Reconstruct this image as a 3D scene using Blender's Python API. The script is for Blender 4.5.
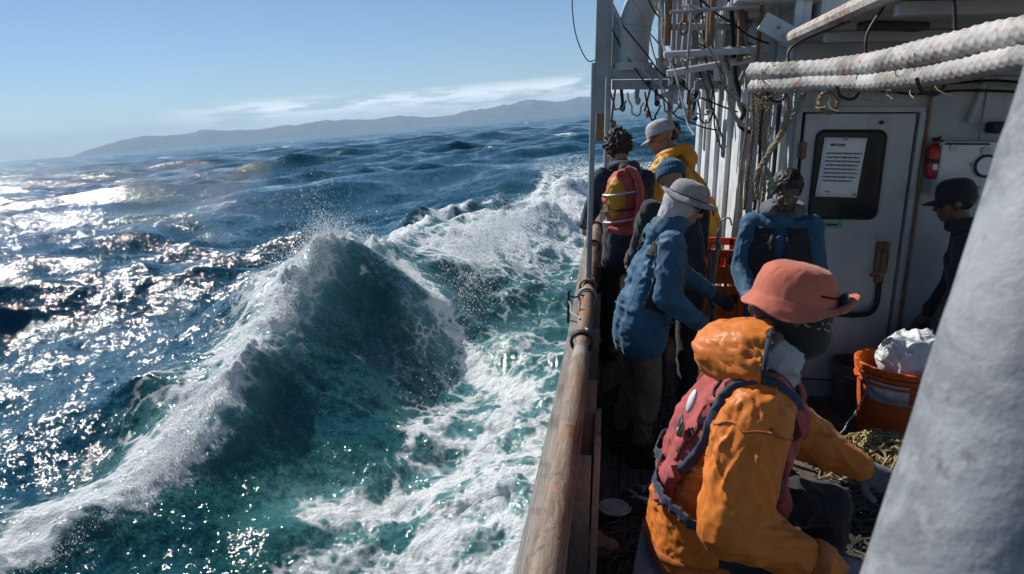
import bpy, bmesh, math, random
import numpy as np
from math import sin, cos, pi, radians, sqrt, atan2
from mathutils import Vector, Matrix, Euler

random.seed(7); RNG = np.random.default_rng(11)
for _o in list(bpy.data.objects): bpy.data.objects.remove(_o)
S = bpy.context.scene
COL = S.collection

# ------------------------------------------------------------------ camera, sky, sun, exposure
# The boat is built upright (x to starboard, y forward, z up, deck at z = 0) and then heeled as one.
HEEL, YAW, PITCH, EYE = radians(4.65), radians(8.33), radians(13.8), 1.95
HD = Vector((-sin(YAW), cos(YAW), 0)); RT = Vector((cos(YAW), sin(YAW), 0))
HEELM = Matrix.Rotation(HEEL, 4, HD)
SEA_Z = -1.05
cam_d = bpy.data.cameras.new('camera'); cam = bpy.data.objects.new('camera', cam_d); COL.objects.link(cam)
cam_d.sensor_width = 36; cam_d.lens = 24.0; cam_d.clip_start = 0.05; cam_d.clip_end = 80000
cam_d.dof.use_dof = True; cam_d.dof.focus_distance = 3.6; cam_d.dof.aperture_fstop = 6.3
cam.matrix_world = HEELM @ (Matrix.Translation((0, 0, EYE)) @ Matrix.Rotation(YAW, 4, 'Z') @ Matrix.Rotation(pi/2 - PITCH, 4, 'X'))
S.camera = cam
S.view_settings.view_transform = 'Standard'; S.view_settings.look = 'None'
S.view_settings.gamma = 1; S.view_settings.use_curve_mapping = False
S.view_settings.exposure = 0.48
S.cycles.use_denoising = True; S.cycles.denoiser = 'OPENIMAGEDENOISE'
S.cycles.max_bounces = 6; S.cycles.diffuse_bounces = 3; S.cycles.glossy_bounces = 3
S.cycles.transmission_bounces = 4; S.cycles.volume_bounces = 1; S.cycles.transparent_max_bounces = 6
S.cycles.caustics_reflective = False; S.cycles.caustics_refractive = False
S.cycles.sample_clamp_indirect = 4.0

SUN_EL, SUN_AZ = radians(44), -(YAW + radians(45))       # azimuth from +Y, clockwise positive
W = bpy.data.worlds.new('World'); S.world = W; W.use_nodes = True
nt = W.node_tree; nt.nodes.clear()
def wn(t, **k):
    n = nt.nodes.new(t)
    for a, b in k.items(): setattr(n, a, b)
    return n
sky = wn('ShaderNodeTexSky', sky_type='NISHITA', sun_disc=False, sun_elevation=SUN_EL, sun_rotation=SUN_AZ,
         air_density=1.0, dust_density=0.15, ozone_density=5.0, altitude=900)
bg = wn('ShaderNodeBackground'); bg.inputs['Strength'].default_value = 0.064
out = wn('ShaderNodeOutputWorld')
# a low band of thin cumulus above the far hills (direction space)
tc = wn('ShaderNodeTexCoord'); sx = wn('ShaderNodeSeparateXYZ'); nt.links.new(tc.outputs['Generated'], sx.inputs[0])
mp = wn('ShaderNodeMapping'); mp.inputs['Scale'].default_value = (6.0, 6.0, 42.0); nt.links.new(tc.outputs['Generated'], mp.inputs[0])
nz = wn('ShaderNodeTexNoise'); nz.inputs['Scale'].default_value = 1.6; nz.inputs['Detail'].default_value = 7; nz.inputs['Roughness'].default_value = .62
nt.links.new(mp.outputs[0], nz.inputs['Vector'])
def ramp(pts):
    r = wn('ShaderNodeValToRGB'); e = r.color_ramp.elements
    while len(e) < len(pts): e.new(.5)
    for el, (p, c) in zip(e, pts): el.position = p; el.color = (c, c, c, 1)
    return r
band = ramp([(0.014, .25), (0.030, .75), (0.040, 1.0), (0.047, .6), (0.055, 0)])
nt.links.new(sx.outputs['Z'], band.inputs[0])
cl = ramp([(0.41, 0), (0.53, 1)]); nt.links.new(nz.outputs['Fac'], cl.inputs[0])
mu = wn('ShaderNodeMath', operation='MULTIPLY'); nt.links.new(band.outputs[0], mu.inputs[0]); nt.links.new(cl.outputs[0], mu.inputs[1])
# thins out towards the west (left of the camera)
side = wn('ShaderNodeVectorMath', operation='DOT_PRODUCT'); side.inputs[1].default_value = (RT.x, RT.y, 0); nt.links.new(tc.outputs['Generated'], side.inputs[0])
sr = wn('ShaderNodeMapRange'); sr.inputs['From Min'].default_value = -.46; sr.inputs['From Max'].default_value = -.34; nt.links.new(side.outputs['Value'], sr.inputs[0])
mu2 = wn('ShaderNodeMath', operation='MULTIPLY'); nt.links.new(mu.outputs[0], mu2.inputs[0]); nt.links.new(sr.outputs[0], mu2.inputs[1])
mu3 = wn('ShaderNodeMath', operation='MULTIPLY'); nt.links.new(mu2.outputs[0], mu3.inputs[0]); mu3.inputs[1].default_value = .97
mx = wn('ShaderNodeMix', data_type='RGBA'); nt.links.new(mu3.outputs[0], mx.inputs[0]); nt.links.new(sky.outputs[0], mx.inputs[6])
mx.inputs[7].default_value = (14.0, 14.6, 15.0, 1)
nt.links.new(mx.outputs[2], bg.inputs['Color']); nt.links.new(bg.outputs[0], out.inputs['Surface'])

sun_d = bpy.data.lights.new('sun', 'SUN'); sun_d.energy = 4.2; sun_d.angle = radians(.53); sun_d.color = (1, .965, .91)
sun = bpy.data.objects.new('sun', sun_d); COL.objects.link(sun)
SUNDIR = Vector((sin(SUN_AZ)*cos(SUN_EL), cos(SUN_AZ)*cos(SUN_EL), sin(SUN_EL)))
sun.rotation_euler = (-SUNDIR).to_track_quat('-Z', 'Y').to_euler(); sun.location = (0, 0, 30)

# ------------------------------------------------------------------ helpers
def tag(o, label=None, cat=None, group=None, kind=None):
    if label: o['label'] = label
    if cat: o['category'] = cat
    if group: o['group'] = group
    if kind: o['kind'] = kind
    return o
BOAT = []                                   # top-level objects that heel with the boat
def link(name, me, mat, parent=None, loc=None, smooth=True):
    o = bpy.data.objects.new(name, me); COL.objects.link(o)
    if mat is not None and len(me.materials) == 0: me.materials.append(mat)
    if smooth: me.polygons.foreach_set('use_smooth', np.ones(len(me.polygons), bool))
    if parent is not None: o.parent = parent
    else: BOAT.append(o)
    if loc is not None: o.location = loc
    return o
def empty(name, loc=(0, 0, 0), rot=(0, 0, 0)):
    o = bpy.data.objects.new(name, None); COL.objects.link(o); o.location = loc; o.rotation_euler = rot
    o.empty_display_size = .1; BOAT.append(o); return o
def npmesh(name, V, F):
    me = bpy.data.meshes.new(name)
    V = np.asarray(V, np.float32); F = np.asarray(F, np.int32); k = F.shape[1]
    me.vertices.add(len(V)); me.vertices.foreach_set('co', V.ravel())
    me.loops.add(F.size); me.loops.foreach_set('vertex_index', F.ravel())
    me.polygons.add(len(F)); me.polygons.foreach_set('loop_start', np.arange(0, F.size, k, dtype=np.int32))
    me.update(calc_edges=True); me.validate(); return me

def vnoise(p, seed=0):
    """value noise, p (...,3) -> -1..1"""
    p = np.asarray(p, float); i = np.floor(p).astype(np.int64); f = p - i; f = f*f*(3 - 2*f)
    def h(a, b, c):
        n = (a*374761393 + b*668265263 + c*2147483647 + seed*974634777) & 0xffffffff
        n = ((n ^ (n >> 13))*1274126177) & 0xffffffff; n = n ^ (n >> 16)
        return (n & 0xffff)/32767.5 - 1
    x, y, z = i[..., 0], i[..., 1], i[..., 2]; fx, fy, fz = f[..., 0], f[..., 1], f[..., 2]
    def L(a, b, t): return a + (b - a)*t
    return L(L(L(h(x, y, z), h(x+1, y, z), fx), L(h(x, y+1, z), h(x+1, y+1, z), fx), fy),
             L(L(h(x, y, z+1), h(x+1, y, z+1), fx), L(h(x, y+1, z+1), h(x+1, y+1, z+1), fx), fy), fz)
def fbm(p, o=4, seed=0, g=.5, lac=2.03):
    a, s = 1., 0.; r = 0
    for k in range(o): r = r + a*vnoise(np.asarray(p)*(lac**k) + 17.3*k, seed + k); s += a; a *= g
    return r/s
def sstep(a, b, x): t = np.clip((x - a)/(b - a), 0, 1); return t*t*(3 - 2*t)

# ---- materials
class NT:
    def __init__(s, name):
        s.m = bpy.data.materials.new(name); s.m.use_nodes = True; s.t = s.m.node_tree; s.t.nodes.clear()
        s.out = s.n('ShaderNodeOutputMaterial')
    def n(s, t, **k):
        x = s.t.nodes.new(t)
        for a, b in k.items(): setattr(x, a, b)
        return x
    def l(s, a, b): s.t.links.new(a, b)
    def val(s, x, sock):
        if hasattr(x, 'is_output') or isinstance(x, bpy.types.NodeSocket): s.l(x, sock)
        else: sock.default_value = x
    def math(s, op, a, b=None, clamp=False):
        n = s.n('ShaderNodeMath', operation=op, use_clamp=clamp); s.val(a, n.inputs[0])
        if b is not None: s.val(b, n.inputs[1])
        return n.outputs[0]
    def noise(s, scale, detail=4, rough=.55, vec=None, dist=0):
        n = s.n('ShaderNodeTexNoise'); n.inputs['Scale'].default_value = scale; n.inputs['Detail'].default_value = detail
        n.inputs['Roughness'].default_value = rough; n.inputs['Distortion'].default_value = dist
        if vec is not None: s.l(vec, n.inputs['Vector'])
        return n.outputs['Fac']
    def coord(s, scale=None, which='Object'):
        c = s.n('ShaderNodeTexCoord').outputs[which]
        if scale is None: return c
        m = s.n('ShaderNodeMapping'); m.inputs['Scale'].default_value = scale; s.l(c, m.inputs[0]); return m.outputs[0]
    def rng(s, x, a, b, c=0., d=1., smooth=True):
        n = s.n('ShaderNodeMapRange', clamp=True)
        if smooth: n.interpolation_type = 'SMOOTHSTEP'
        s.l(x, n.inputs['Value'])
        for k, v in zip(('From Min', 'From Max', 'To Min', 'To Max'), (a, b, c, d)): s.val(v, n.inputs[k])
        return n.outputs[0]
    def mix(s, f, a, b):
        n = s.n('ShaderNodeMix', data_type='RGBA'); s.val(f, n.inputs[0])
        for x, q in ((a, 6), (b, 7)):
            if isinstance(x, tuple): n.inputs[q].default_value = (*x[:3], 1)
            else: s.l(x, n.inputs[q])
        return n.outputs[2]
    def bump(s, h, strength, dist, normal=None):
        n = s.n('ShaderNodeBump'); n.inputs['Strength'].default_value = strength; n.inputs['Distance'].default_value = dist
        s.l(h, n.inputs['Height'])
        if normal is not None: s.l(normal, n.inputs['Normal'])
        return n.outputs[0]
    def bsdf(s, **k):
        n = s.n('ShaderNodeBsdfPrincipled')
        for a, b in k.items():
            sock = n.inputs[a.replace('_', ' ')]
            if isinstance(b, tuple): sock.default_value = (*b[:3], 1) if len(sock.default_value) == 4 else b
            else: s.val(b, sock)
        return n
    def done(s, sh): s.l(sh.outputs[0] if hasattr(sh, 'outputs') else sh, s.out.inputs['Surface']); return s.m
MATS = {}
def cloth(name, c, c2=None, rough=.75, scale=9, weave=900, bump=.25, sheen=.15, dirt=.35):
    """woven or coated fabric: patchy fade, fine weave, small creases"""
    if name in MATS: return MATS[name]
    t = NT(name); co = t.coord()
    c2 = c2 or tuple(v*.62 for v in c)
    base = t.mix(t.rng(t.noise(scale, 5, .6, co), .35, .7), c, c2)
    d = t.rng(t.noise(scale*3.1, 6, .7, co), .56, .75, 0, dirt)
    base = t.mix(d, base, tuple(v*.35 + .01 for v in c))
    cn = t.n('ShaderNodeTexNoise', noise_type='RIDGED_MULTIFRACTAL'); cn.inputs['Scale'].default_value = scale*1.9; cn.inputs['Detail'].default_value = 3; cn.inputs['Distortion'].default_value = .9; t.l(t.coord((1, 1, .6)), cn.inputs['Vector']); crease = cn.outputs['Fac']
    w = t.noise(weave, 2, .5, co)
    b1 = t.bump(crease, bump*1.2, .012); b2 = t.bump(w, .12, .002, b1)
    MATS[name] = t.done(t.bsdf(Base_Color=base, Roughness=rough, Sheen_Weight=sheen, Normal=b2, Specular_IOR_Level=.25)); return MATS[name]
def paint(name, c, rust=.35, rough=.5, streak=True, rc=(.16, .07, .03), scale=2.2, chip=.62, metal=0.):
    """weathered paint on steel or wood: grime, chips, rust runs"""
    if name in MATS: return MATS[name]
    t = NT(name); co = t.coord(which='Object'); big = t.noise(scale, 6, .62, co)
    fine = t.noise(scale*14, 5, .65, co); run = t.noise(scale*5, 4, .6, t.coord((1, 1, .07 if streak else 1)))
    base = t.mix(t.rng(big, .35, .7), c, tuple(v*.72 for v in c))
    base = t.mix(t.rng(run, .5, .8, 0, rust), base, tuple(a*.45 + b*.55 for a, b in zip(c, rc)))
    ch = t.rng(t.math('ADD', t.math('MULTIPLY', fine, .6), t.math('MULTIPLY', big, .4)), chip - .03, chip + .03)
    base = t.mix(t.math('MULTIPLY', ch, .9 if rust > 0 else 0.), base, rc)
    nrm = t.bump(t.math('ADD', t.math('MULTIPLY', fine, .6), t.math('MULTIPLY', ch, -.8)), .35, .006)
    MATS[name] = t.done(t.bsdf(Base_Color=base, Roughness=t.rng(fine, .3, .7, rough, min(1, rough + .25)), Normal=nrm, Metallic=metal, Specular_IOR_Level=.4)); return MATS[name]
def plain(name, c, rough=.6, var=.3, scale=20, bump=.2, metal=0., spec=.4, **k):
    if name in MATS: return MATS[name]
    t = NT(name); co = t.coord(); n = t.noise(scale, 5, .6, co)
    base = t.mix(t.rng(n, .3, .72), c, tuple(v*(1 - var) for v in c))
    MATS[name] = t.done(t.bsdf(Base_Color=base, Roughness=rough, Metallic=metal, Specular_IOR_Level=spec, Normal=t.bump(n, bump, .008), **k)); return MATS[name]
# ------------------------------------------------------------------ the sea
def spl(x, X, Y):
    """smooth monotone-x curve through points (Catmull-Rom in x)"""
    X = np.asarray(X, float); Y = np.asarray(Y, float); m = np.gradient(Y, X)
    k = np.clip(np.searchsorted(X, x) - 1, 0, len(X) - 2); h = X[k+1] - X[k]; t = np.clip((x - X[k])/h, 0, 1)
    return (2*t**3 - 3*t**2 + 1)*Y[k] + (t**3 - 2*t**2 + t)*h*m[k] + (-2*t**3 + 3*t**2)*Y[k+1] + (t**3 - t**2)*h*m[k+1]
RW = [-2, 1.0, 2.6, 3.9, 4.9, 6.4, 7.8, 9.2, 11, 13.5, 17, 22, 30, 60]
RU = [-9, -6.2, -4.6, -3.45, -2.95, -2.65, -2.5, -2.35, -2.2, -2.0, -1.75, -1.2, -.4, 3]
RH = [0, .05, .15, .32, .52, .86, 1.22, 1.42, 1.02, .72, .5, .32, .15, 0]
def ridge(w): return spl(w, RW, RU), spl(w, RW, RH)*.90 + .20*np.exp(-np.abs((w - 8.8)/.9)**1.6)
rows, cols = 660, 760
# rows: spaced evenly in viewing angle below the horizon, then out to 15 km
dep_ang = np.concatenate([np.linspace(radians(64), radians(36), 60, endpoint=False), np.linspace(radians(36), radians(3.6), 275, endpoint=False),
                          np.arctan(3.0/np.concatenate([np.geomspace(3.0/np.tan(radians(3.6)), 1500, 270, endpoint=False), np.geomspace(1500, 16500, rows - 605)]))])
rr = 3.0/np.tan(dep_ang)
azm = np.concatenate([np.linspace(radians(-75), radians(-42), 80, endpoint=False), np.linspace(radians(-42), radians(12), cols - 180, endpoint=False), np.linspace(radians(12), radians(80), 100)])
R, A = np.meshgrid(rr, azm, indexing='ij'); U = R*np.sin(A); Wd = R*np.cos(A)
step = np.maximum(np.gradient(rr)[:, None]*np.ones_like(A), R*np.gradient(azm)[None, :])
# wind sea: many trochoidal components travelling roughly towards the camera's right
Z = np.zeros_like(U); DU = np.zeros_like(U); DW = np.zeros_like(U)
g = np.random.default_rng(5)
main = radians(-62)
lam = np.concatenate([g.uniform(16, 30, 6), g.uniform(7, 15, 12), g.uniform(3, 7, 22), g.uniform(1.3, 3, 30), g.uniform(.5, 1.3, 34)])
hullu = (-.35 + .0*Wd)*cos(YAW) + (Wd)*sin(YAW)                      # hull side in this frame
ru0, rh0 = ridge(Wd)
calm = (1 - .75*np.exp(-((U - ru0 + 1.2)/3.0)**2)*sstep(16, 10, Wd))*sstep(-.2, 5.5, hullu - U + np.maximum(0, Wd - 14)*.4)*.85 + .15
for L in lam:
    th = main + g.normal(0, .5 if L > 3 else .8); k = 2*pi/L; kx, ky = k*cos(th), k*sin(th)
    a = (.0062*L if L > 14 else .0085*L if L > 7 else .0122*L if L > 2 else .0095*L)*g.uniform(.55, 1.3)
    fade = np.clip((L/step - 2.0)/2.0, 0, 1)*(1 + .25*sstep(25, 90, R))*(1 - .35*sstep(60, 200, R)*(L > 14))*(calm if L > 4 else .35 + .65*calm); ph = kx*U + ky*Wd + g.uniform(0, 2*pi)
    s_, c_ = np.sin(ph), np.cos(ph)
    Z += a*fade*c_; q = .8*a*fade; DU -= q*cos(th)*s_; DW -= q*sin(th)*s_
ru, rh = ridge(Wd); sd = U - ru
slant = 1/np.sqrt(1 + np.gradient(RU, RW)[np.clip(np.searchsorted(RW, Wd) - 1, 0, len(RW) - 1)]**2)
sd = sd*slant
P3 = np.stack([U, Wd, np.zeros_like(U)], -1)
near = (R < 70)
lump = np.zeros_like(U); lump[near] = fbm(P3[near]*np.array([1.1, .8, 1]), 4, 3)
sdl = sd + .22*lump
prof = np.where(sdl > 0, np.exp(-(np.abs(sdl)/(.50 + .52*rh))**1.12), np.exp(-(np.abs(sdl)/(.95 + 1.15*rh))**1.12))
trough = np.exp(-((sdl - 1.75)/.75)**2)*(.30*rh)
rag = np.zeros_like(U); rag[near] = np.abs(fbm(P3[near]*np.array([2.6, 3.4, 1]) + 7, 4, 51, .6))
bz = rh*prof*(1 + .18*lump) - trough + .30*rag*rh*np.exp(-(sdl/.28)**2)
# second, smaller crest further along and the churned wake beside the hull
u2, h2 = spl(Wd, [8, 11, 14, 18, 24, 34], [-1.2, -.9, -.3, .6, 2.0, 4.4]), spl(Wd, [8, 11, 14, 18, 24, 34], [0, .55, .8, .65, .4, 0])
s2 = U - u2; bz += h2*np.where(s2 > 0, np.exp(-(s2/.9)**2), np.exp(-(s2/1.5)**2))*(1 + .35*lump)
wake = sstep(.9, 1.7, sd)*sstep(70, 30, Wd)*sstep(.5, 3, Wd)
ch = np.zeros_like(U); ch[near] = fbm(P3[near]*1.9 + 3.1, 5, 21, .6)
bz += wake*(.16*ch + .10*lump)
Z += bz
fine = np.zeros_like(U); fine[near] = fbm(P3[near]*4.2, 4, 31, .6); Z += .035*fine*sstep(60, 20, R)
# foam cover, and air bubbles mixed with light painted into the crest, 0..1 per vertex
crest = np.where(sdl > 0, np.exp(-(sdl/(.16 + .10*rh))**2), np.exp(-(sdl/(.58 + .32*rh))**2))*sstep(.08, .35, rh)
drape = np.where(sdl > 0, np.exp(-(sdl/(.5 + .35*rh))**2), np.exp(-(sdl/.7)**2))*sstep(.2, .8, rh)
tw = sstep(1.15, 1.9, sd + .5*lump)*sstep(3, 4.5, Wd + .6*lump)*sstep(60, 22, Wd)
line = np.exp(-((sd - (1.0 + .35*np.sin(Wd*.9)))/.3)**2)*sstep(6, 9, Wd)*sstep(26, 16, Wd)
dens = spl(np.clip(Wd, 2, 60), [2, 5, 6.4, 8, 11.5, 16, 30, 60], [1.2, 1.2, 1.0, .62, .55, 1.15, 1.25, .6])
far2 = np.exp(-((s2 + .3)/1.5)**2)*sstep(9.5, 13, Wd)*sstep(44, 22, Wd)
caps = np.zeros_like(U); zc = Z - bz; nf = (R < 900)
cn = fbm(P3[nf]*np.array([.11, .05, 1]), 3, 77); caps[nf] = sstep(.42, .62, cn)*sstep(.16, .34, zc[nf])
st_ = np.zeros_like(U); st_[near] = fbm(np.stack([(Wd + .5*sd + .25*lump)[near]*4.6, sd[near]*.75, 0*sd[near]], -1), 4, 61, .6)
streaks = sstep(.02, .5, st_)*np.exp(-(np.clip(sd, 0, 9)/1.15)**2)*sstep(-.1, .15, sd)*sstep(.5, 1.0, rh)
foam = np.clip(np.maximum.reduce([.56*streaks, crest*.86, .10*drape, .60*tw*dens + .22*tw*lump, .35*line, .92*far2, .8*caps]), 0, 1)
band = np.full(U.shape, 9.); nb_ = (R < 16)
path = np.array([(-1.75, 10.4), (-1.3, 9.8), (-.75, 8.7), (-.35, 7.8), (.05, 7.2), (-.05, 6.7), (-.3, 6.2), (-.45, 5.6), (-.9, 5.2), (-1.5, 4.9)])
qn = np.stack([U[nb_], Wd[nb_]], -1) + .16*np.stack([lump[nb_], ch[nb_]], -1); dm = np.full(len(qn), 9.)
for i in range(len(path) - 1):
    a_, b_ = path[i], path[i+1]; d_ = b_ - a_; t_ = np.clip(((qn - a_) @ d_)/(d_ @ d_), 0, 1); dm = np.minimum(dm, np.linalg.norm(qn - a_ - t_[:, None]*d_, axis=1))
band[nb_] = dm; foam = np.maximum(foam, .92*np.exp(-(band/.26)**2)); streak = np.exp(-(band/.7)**2)
hullfoam = np.exp(-np.clip(hullu - U, 0, 9)/.35)*sstep(1, 3, Wd)*sstep(40, 15, Wd); foam = np.maximum(foam, .8*hullfoam*(1 - .6*np.exp(-((Wd - 10)/2.5)**2)))
face = np.where(sdl > 0, np.exp(-(np.abs(sdl)/(.17 + .22*rh))**1.4), np.exp(-(sdl/.5)**2))*sstep(.1, .6, rh)*np.clip(.92 + .35*lump, 0, 1.1)  # paler crest and upper face: sunlight through the water painted in, over bubbles
aer_glow = np.clip(np.maximum.reduce([face, (.06*sstep(.0, .4, sd) + .36*sstep(1.1, 2.2, sd)*np.clip(dens, .5, 1))*sstep(50, 18, Wd)*sstep(1, 3, Wd)*(1 + .5*lump), .55*far2, .5*streak]), 0, 1)
Uo, Wo = U + DU, Wd + DW
V = np.stack([Uo*RT.x + Wo*HD.x, Uo*RT.y + Wo*HD.y, Z + SEA_Z], -1).reshape(-1, 3)
idx = np.arange(rows*cols).reshape(rows, cols)
F = np.stack([idx[:-1, :-1], idx[:-1, 1:], idx[1:, 1:], idx[1:, :-1]], -1).reshape(-1, 4)
sea_me = npmesh('sea', V, F)
for nm, arr in (('foam', foam), ('aer_glow', aer_glow)):
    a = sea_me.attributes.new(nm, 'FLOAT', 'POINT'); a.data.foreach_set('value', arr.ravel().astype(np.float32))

t = NT('sea_water'); co = t.coord()
at = lambda n: (lambda x: (setattr(x, 'attribute_name', n), x.outputs['Fac'])[1])(t.n('ShaderNodeAttribute'))
fo, ae_glow = at('foam'), at('aer_glow')
warp = t.n('ShaderNodeVectorMath', operation='ADD'); wn_ = t.n('ShaderNodeTexNoise'); wn_.inputs['Scale'].default_value = 1.7; wn_.inputs['Detail'].default_value = 4
t.l(co, wn_.inputs['Vector']); ws = t.n('ShaderNodeVectorMath', operation='SCALE'); ws.inputs['Scale'].default_value = .55; t.l(wn_.outputs['Color'], ws.inputs[0])
t.l(co, warp.inputs[0]); t.l(ws.outputs[0], warp.inputs[1])
def vor(scale, vec):
    v = t.n('ShaderNodeTexVoronoi', feature='DISTANCE_TO_EDGE'); v.inputs['Scale'].default_value = scale; t.l(vec, v.inputs['Vector']); return v.outputs['Distance']
lace1 = t.rng(vor(2.1, warp.outputs[0]), .0, .30, 1, 0); lace2 = t.rng(vor(6.5, warp.outputs[0]), .0, .32, 1, 0)
n1 = t.noise(3.0, 8, .66, warp.outputs[0]); n2 = t.noise(28, 5, .7, co)
pat = t.math('ADD', t.math('ADD', t.math('MULTIPLY', lace1, .33), t.math('MULTIPLY', lace2, .22)), t.math('ADD', t.math('MULTIPLY', n1, .38), t.math('MULTIPLY', n2, .20)))
# coverage: the threshold drops as the foam attribute rises
thr = t.math('SUBTRACT', .98, t.math('MULTIPLY', fo, .78))
cover = t.math('MULTIPLY', t.rng(t.math('SUBTRACT', pat, thr), -.10, .30), t.rng(fo, .02, .14))
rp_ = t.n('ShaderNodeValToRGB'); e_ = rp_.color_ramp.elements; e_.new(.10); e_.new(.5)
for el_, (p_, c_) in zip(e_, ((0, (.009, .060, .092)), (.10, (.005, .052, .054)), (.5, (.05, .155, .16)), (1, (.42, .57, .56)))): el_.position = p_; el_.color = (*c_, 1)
t.l(ae_glow, rp_.inputs[0]); body = rp_.outputs[0]  # pale end of the ramp also carries the painted crest light
veil = t.math('MULTIPLY', t.rng(t.noise(1.6, 6, .7, warp.outputs[0]), .38, .72), t.math('MULTIPLY', ae_glow, .5))
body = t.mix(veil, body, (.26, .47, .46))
geo = t.n('ShaderNodeNewGeometry')
def tilt(scale, k, prev, vec, detail=3):
    n = t.n('ShaderNodeTexNoise'); n.inputs['Scale'].default_value = scale; n.inputs['Detail'].default_value = detail; n.inputs['Roughness'].default_value = .6; t.l(vec, n.inputs['Vector'])
    a = t.n('ShaderNodeVectorMath', operation='SUBTRACT'); a.inputs[1].default_value = (.5, .5, .5); t.l(n.outputs['Color'], a.inputs[0])
    m_ = t.n('ShaderNodeVectorMath', operation='MULTIPLY'); m_.inputs[1].default_value = (k, k, 0); t.l(a.outputs[0], m_.inputs[0])
    ad = t.n('ShaderNodeVectorMath', operation='ADD'); t.l(prev, ad.inputs[0]); t.l(m_.outputs[0], ad.inputs[1]); return ad.outputs[0]
stretch = t.coord((1, .7, 1))
N = tilt(.8, .22, geo.outputs['Normal'], stretch); N = tilt(2.6, .7, N, stretch); N = tilt(11, 1.25, N, co); N = tilt(42, 1.45, N, co); N = tilt(130, .55, N, co)
nn = t.n('ShaderNodeVectorMath', operation='NORMALIZE'); t.l(N, nn.inputs[0]); b = nn.outputs[0]
ln_ = t.n('ShaderNodeVectorMath', operation='LENGTH'); t.l(co, ln_.inputs[0]); far_r = t.rng(ln_.outputs['Value'], 40, 400, .07, .16)      # unresolved ripples far out
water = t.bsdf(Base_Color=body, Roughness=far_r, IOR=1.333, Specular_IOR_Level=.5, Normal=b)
fb = t.bump(t.math('ADD', pat, t.math('MULTIPLY', n2, .8)), .9, .07)
froth = t.bsdf(Base_Color=(.80, .83, .84), Roughness=.8, Normal=fb, Specular_IOR_Level=.2, Subsurface_Weight=0.)
mxs = t.n('ShaderNodeMixShader'); t.l(cover, mxs.inputs[0]); t.l(water.outputs[0], mxs.inputs[1]); t.l(froth.outputs[0], mxs.inputs[2])
M_SEA = t.done(mxs.outputs[0])
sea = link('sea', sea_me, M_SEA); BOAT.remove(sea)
tag(sea, 'rough blue-green sea with breaking wave and foamy wake', 'sea', kind='structure')

# spray thrown off the breaking crest: one cloud of drops
def spray(n):
    g = np.random.default_rng(3)
    w = np.concatenate([g.normal(8.9, 1.3, int(n*.46)), g.uniform(3.2, 9.5, int(n*.42)), g.normal(12.5, 1.8, n - int(n*.46) - int(n*.42))])
    u0, h = ridge(w); n = len(w)
    fl = fbm(np.stack([w*1.3, np.zeros(n), np.zeros(n)], -1), 3, 9)
    up = g.exponential(.03 + .15*np.clip(h - .2, 0, 1.5)*(1 + .8*fl), n); s = g.normal(.0, .16 + .22*h, n) + .25*up
    tight = g.random(n) < .72; up = np.where(tight, up*.55, up); s = np.where(tight, s*.5 - .05, s - .1); s = np.where(g.random(n) < .07, np.abs(s)*1.8, s)
    s = np.where(s > 0, s*.2, s)
    pz = np.where(s > 0, np.exp(-(np.abs(s)/(.50 + .52*h))**1.12), np.exp(-(np.abs(s)/(.95 + 1.15*h))**1.12))*h
    P = np.stack([u0 + s, w + g.normal(0, .1, n), SEA_Z + pz + up - .04], -1)
    # spatter along the second crest and in the wake
    m = n//9; w2 = g.normal(14, 3.2, m); uu = spl(w2, [8, 11, 14, 18, 24, 34], [-1.2, -.9, -.3, .6, 2.0, 4.4]); hh = spl(w2, [8, 11, 14, 18, 24, 34], [0, .55, .8, .65, .4, 0])
    P2 = np.stack([uu + g.normal(0, .4, m), w2, SEA_Z + hh*.9 + g.exponential(.09, m)], -1)
    P = np.concatenate([P, P2]); n = len(P)
    r = np.clip(g.lognormal(np.log(.0040), .42, n)*np.clip(P[:, 1]/8, .6, 1.5), .0012, .010)
    r[:len(tight)] *= np.where(tight, 1.0, .62)
    T = np.array([[1, 1, 1], [1, -1, -1], [-1, 1, -1], [-1, -1, 1]])/1.2
    ang = g.uniform(0, 2*pi, n); c, s_ = np.cos(ang)[:, None], np.sin(ang)[:, None]
    Tx = T[None, :, 0]*c - T[None, :, 1]*s_; Ty = T[None, :, 0]*s_ + T[None, :, 1]*c; Tz = np.broadcast_to(T[None, :, 2], Tx.shape)
    Vd = P[:, None, :] + np.stack([Tx, Ty, Tz*1.25], -1)*r[:, None, None]
    X = Vd[..., 0, None]*np.array(RT) + Vd[..., 1, None]*np.array(HD) + np.array([0, 0, 1])*Vd[..., 2, None]
    F = (np.array([[0, 1, 2], [0, 3, 1], [0, 2, 3], [1, 3, 2]])[None] + 4*np.arange(n)[:, None, None]).reshape(-1, 3)
    return npmesh('spray', X.reshape(-1, 3), F)
t = NT('spray_drops'); d = t.n('ShaderNodeBsdfDiffuse'); d.inputs['Color'].default_value = (.86, .9, .92, 1)
tr = t.n('ShaderNodeBsdfTranslucent'); tr.inputs['Color'].default_value = (.86, .9, .92, 1)
ms = t.n('ShaderNodeMixShader'); ms.inputs[0].default_value = .5; t.l(d.outputs[0], ms.inputs[1]); t.l(tr.outputs[0], ms.inputs[2])
sp = link('sea_spray', spray(155000), t.done(ms.outputs[0]), smooth=False); BOAT.remove(sp)
tag(sp, 'white spray flying off the crest of the breaking wave', 'spray', kind='stuff')

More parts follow.
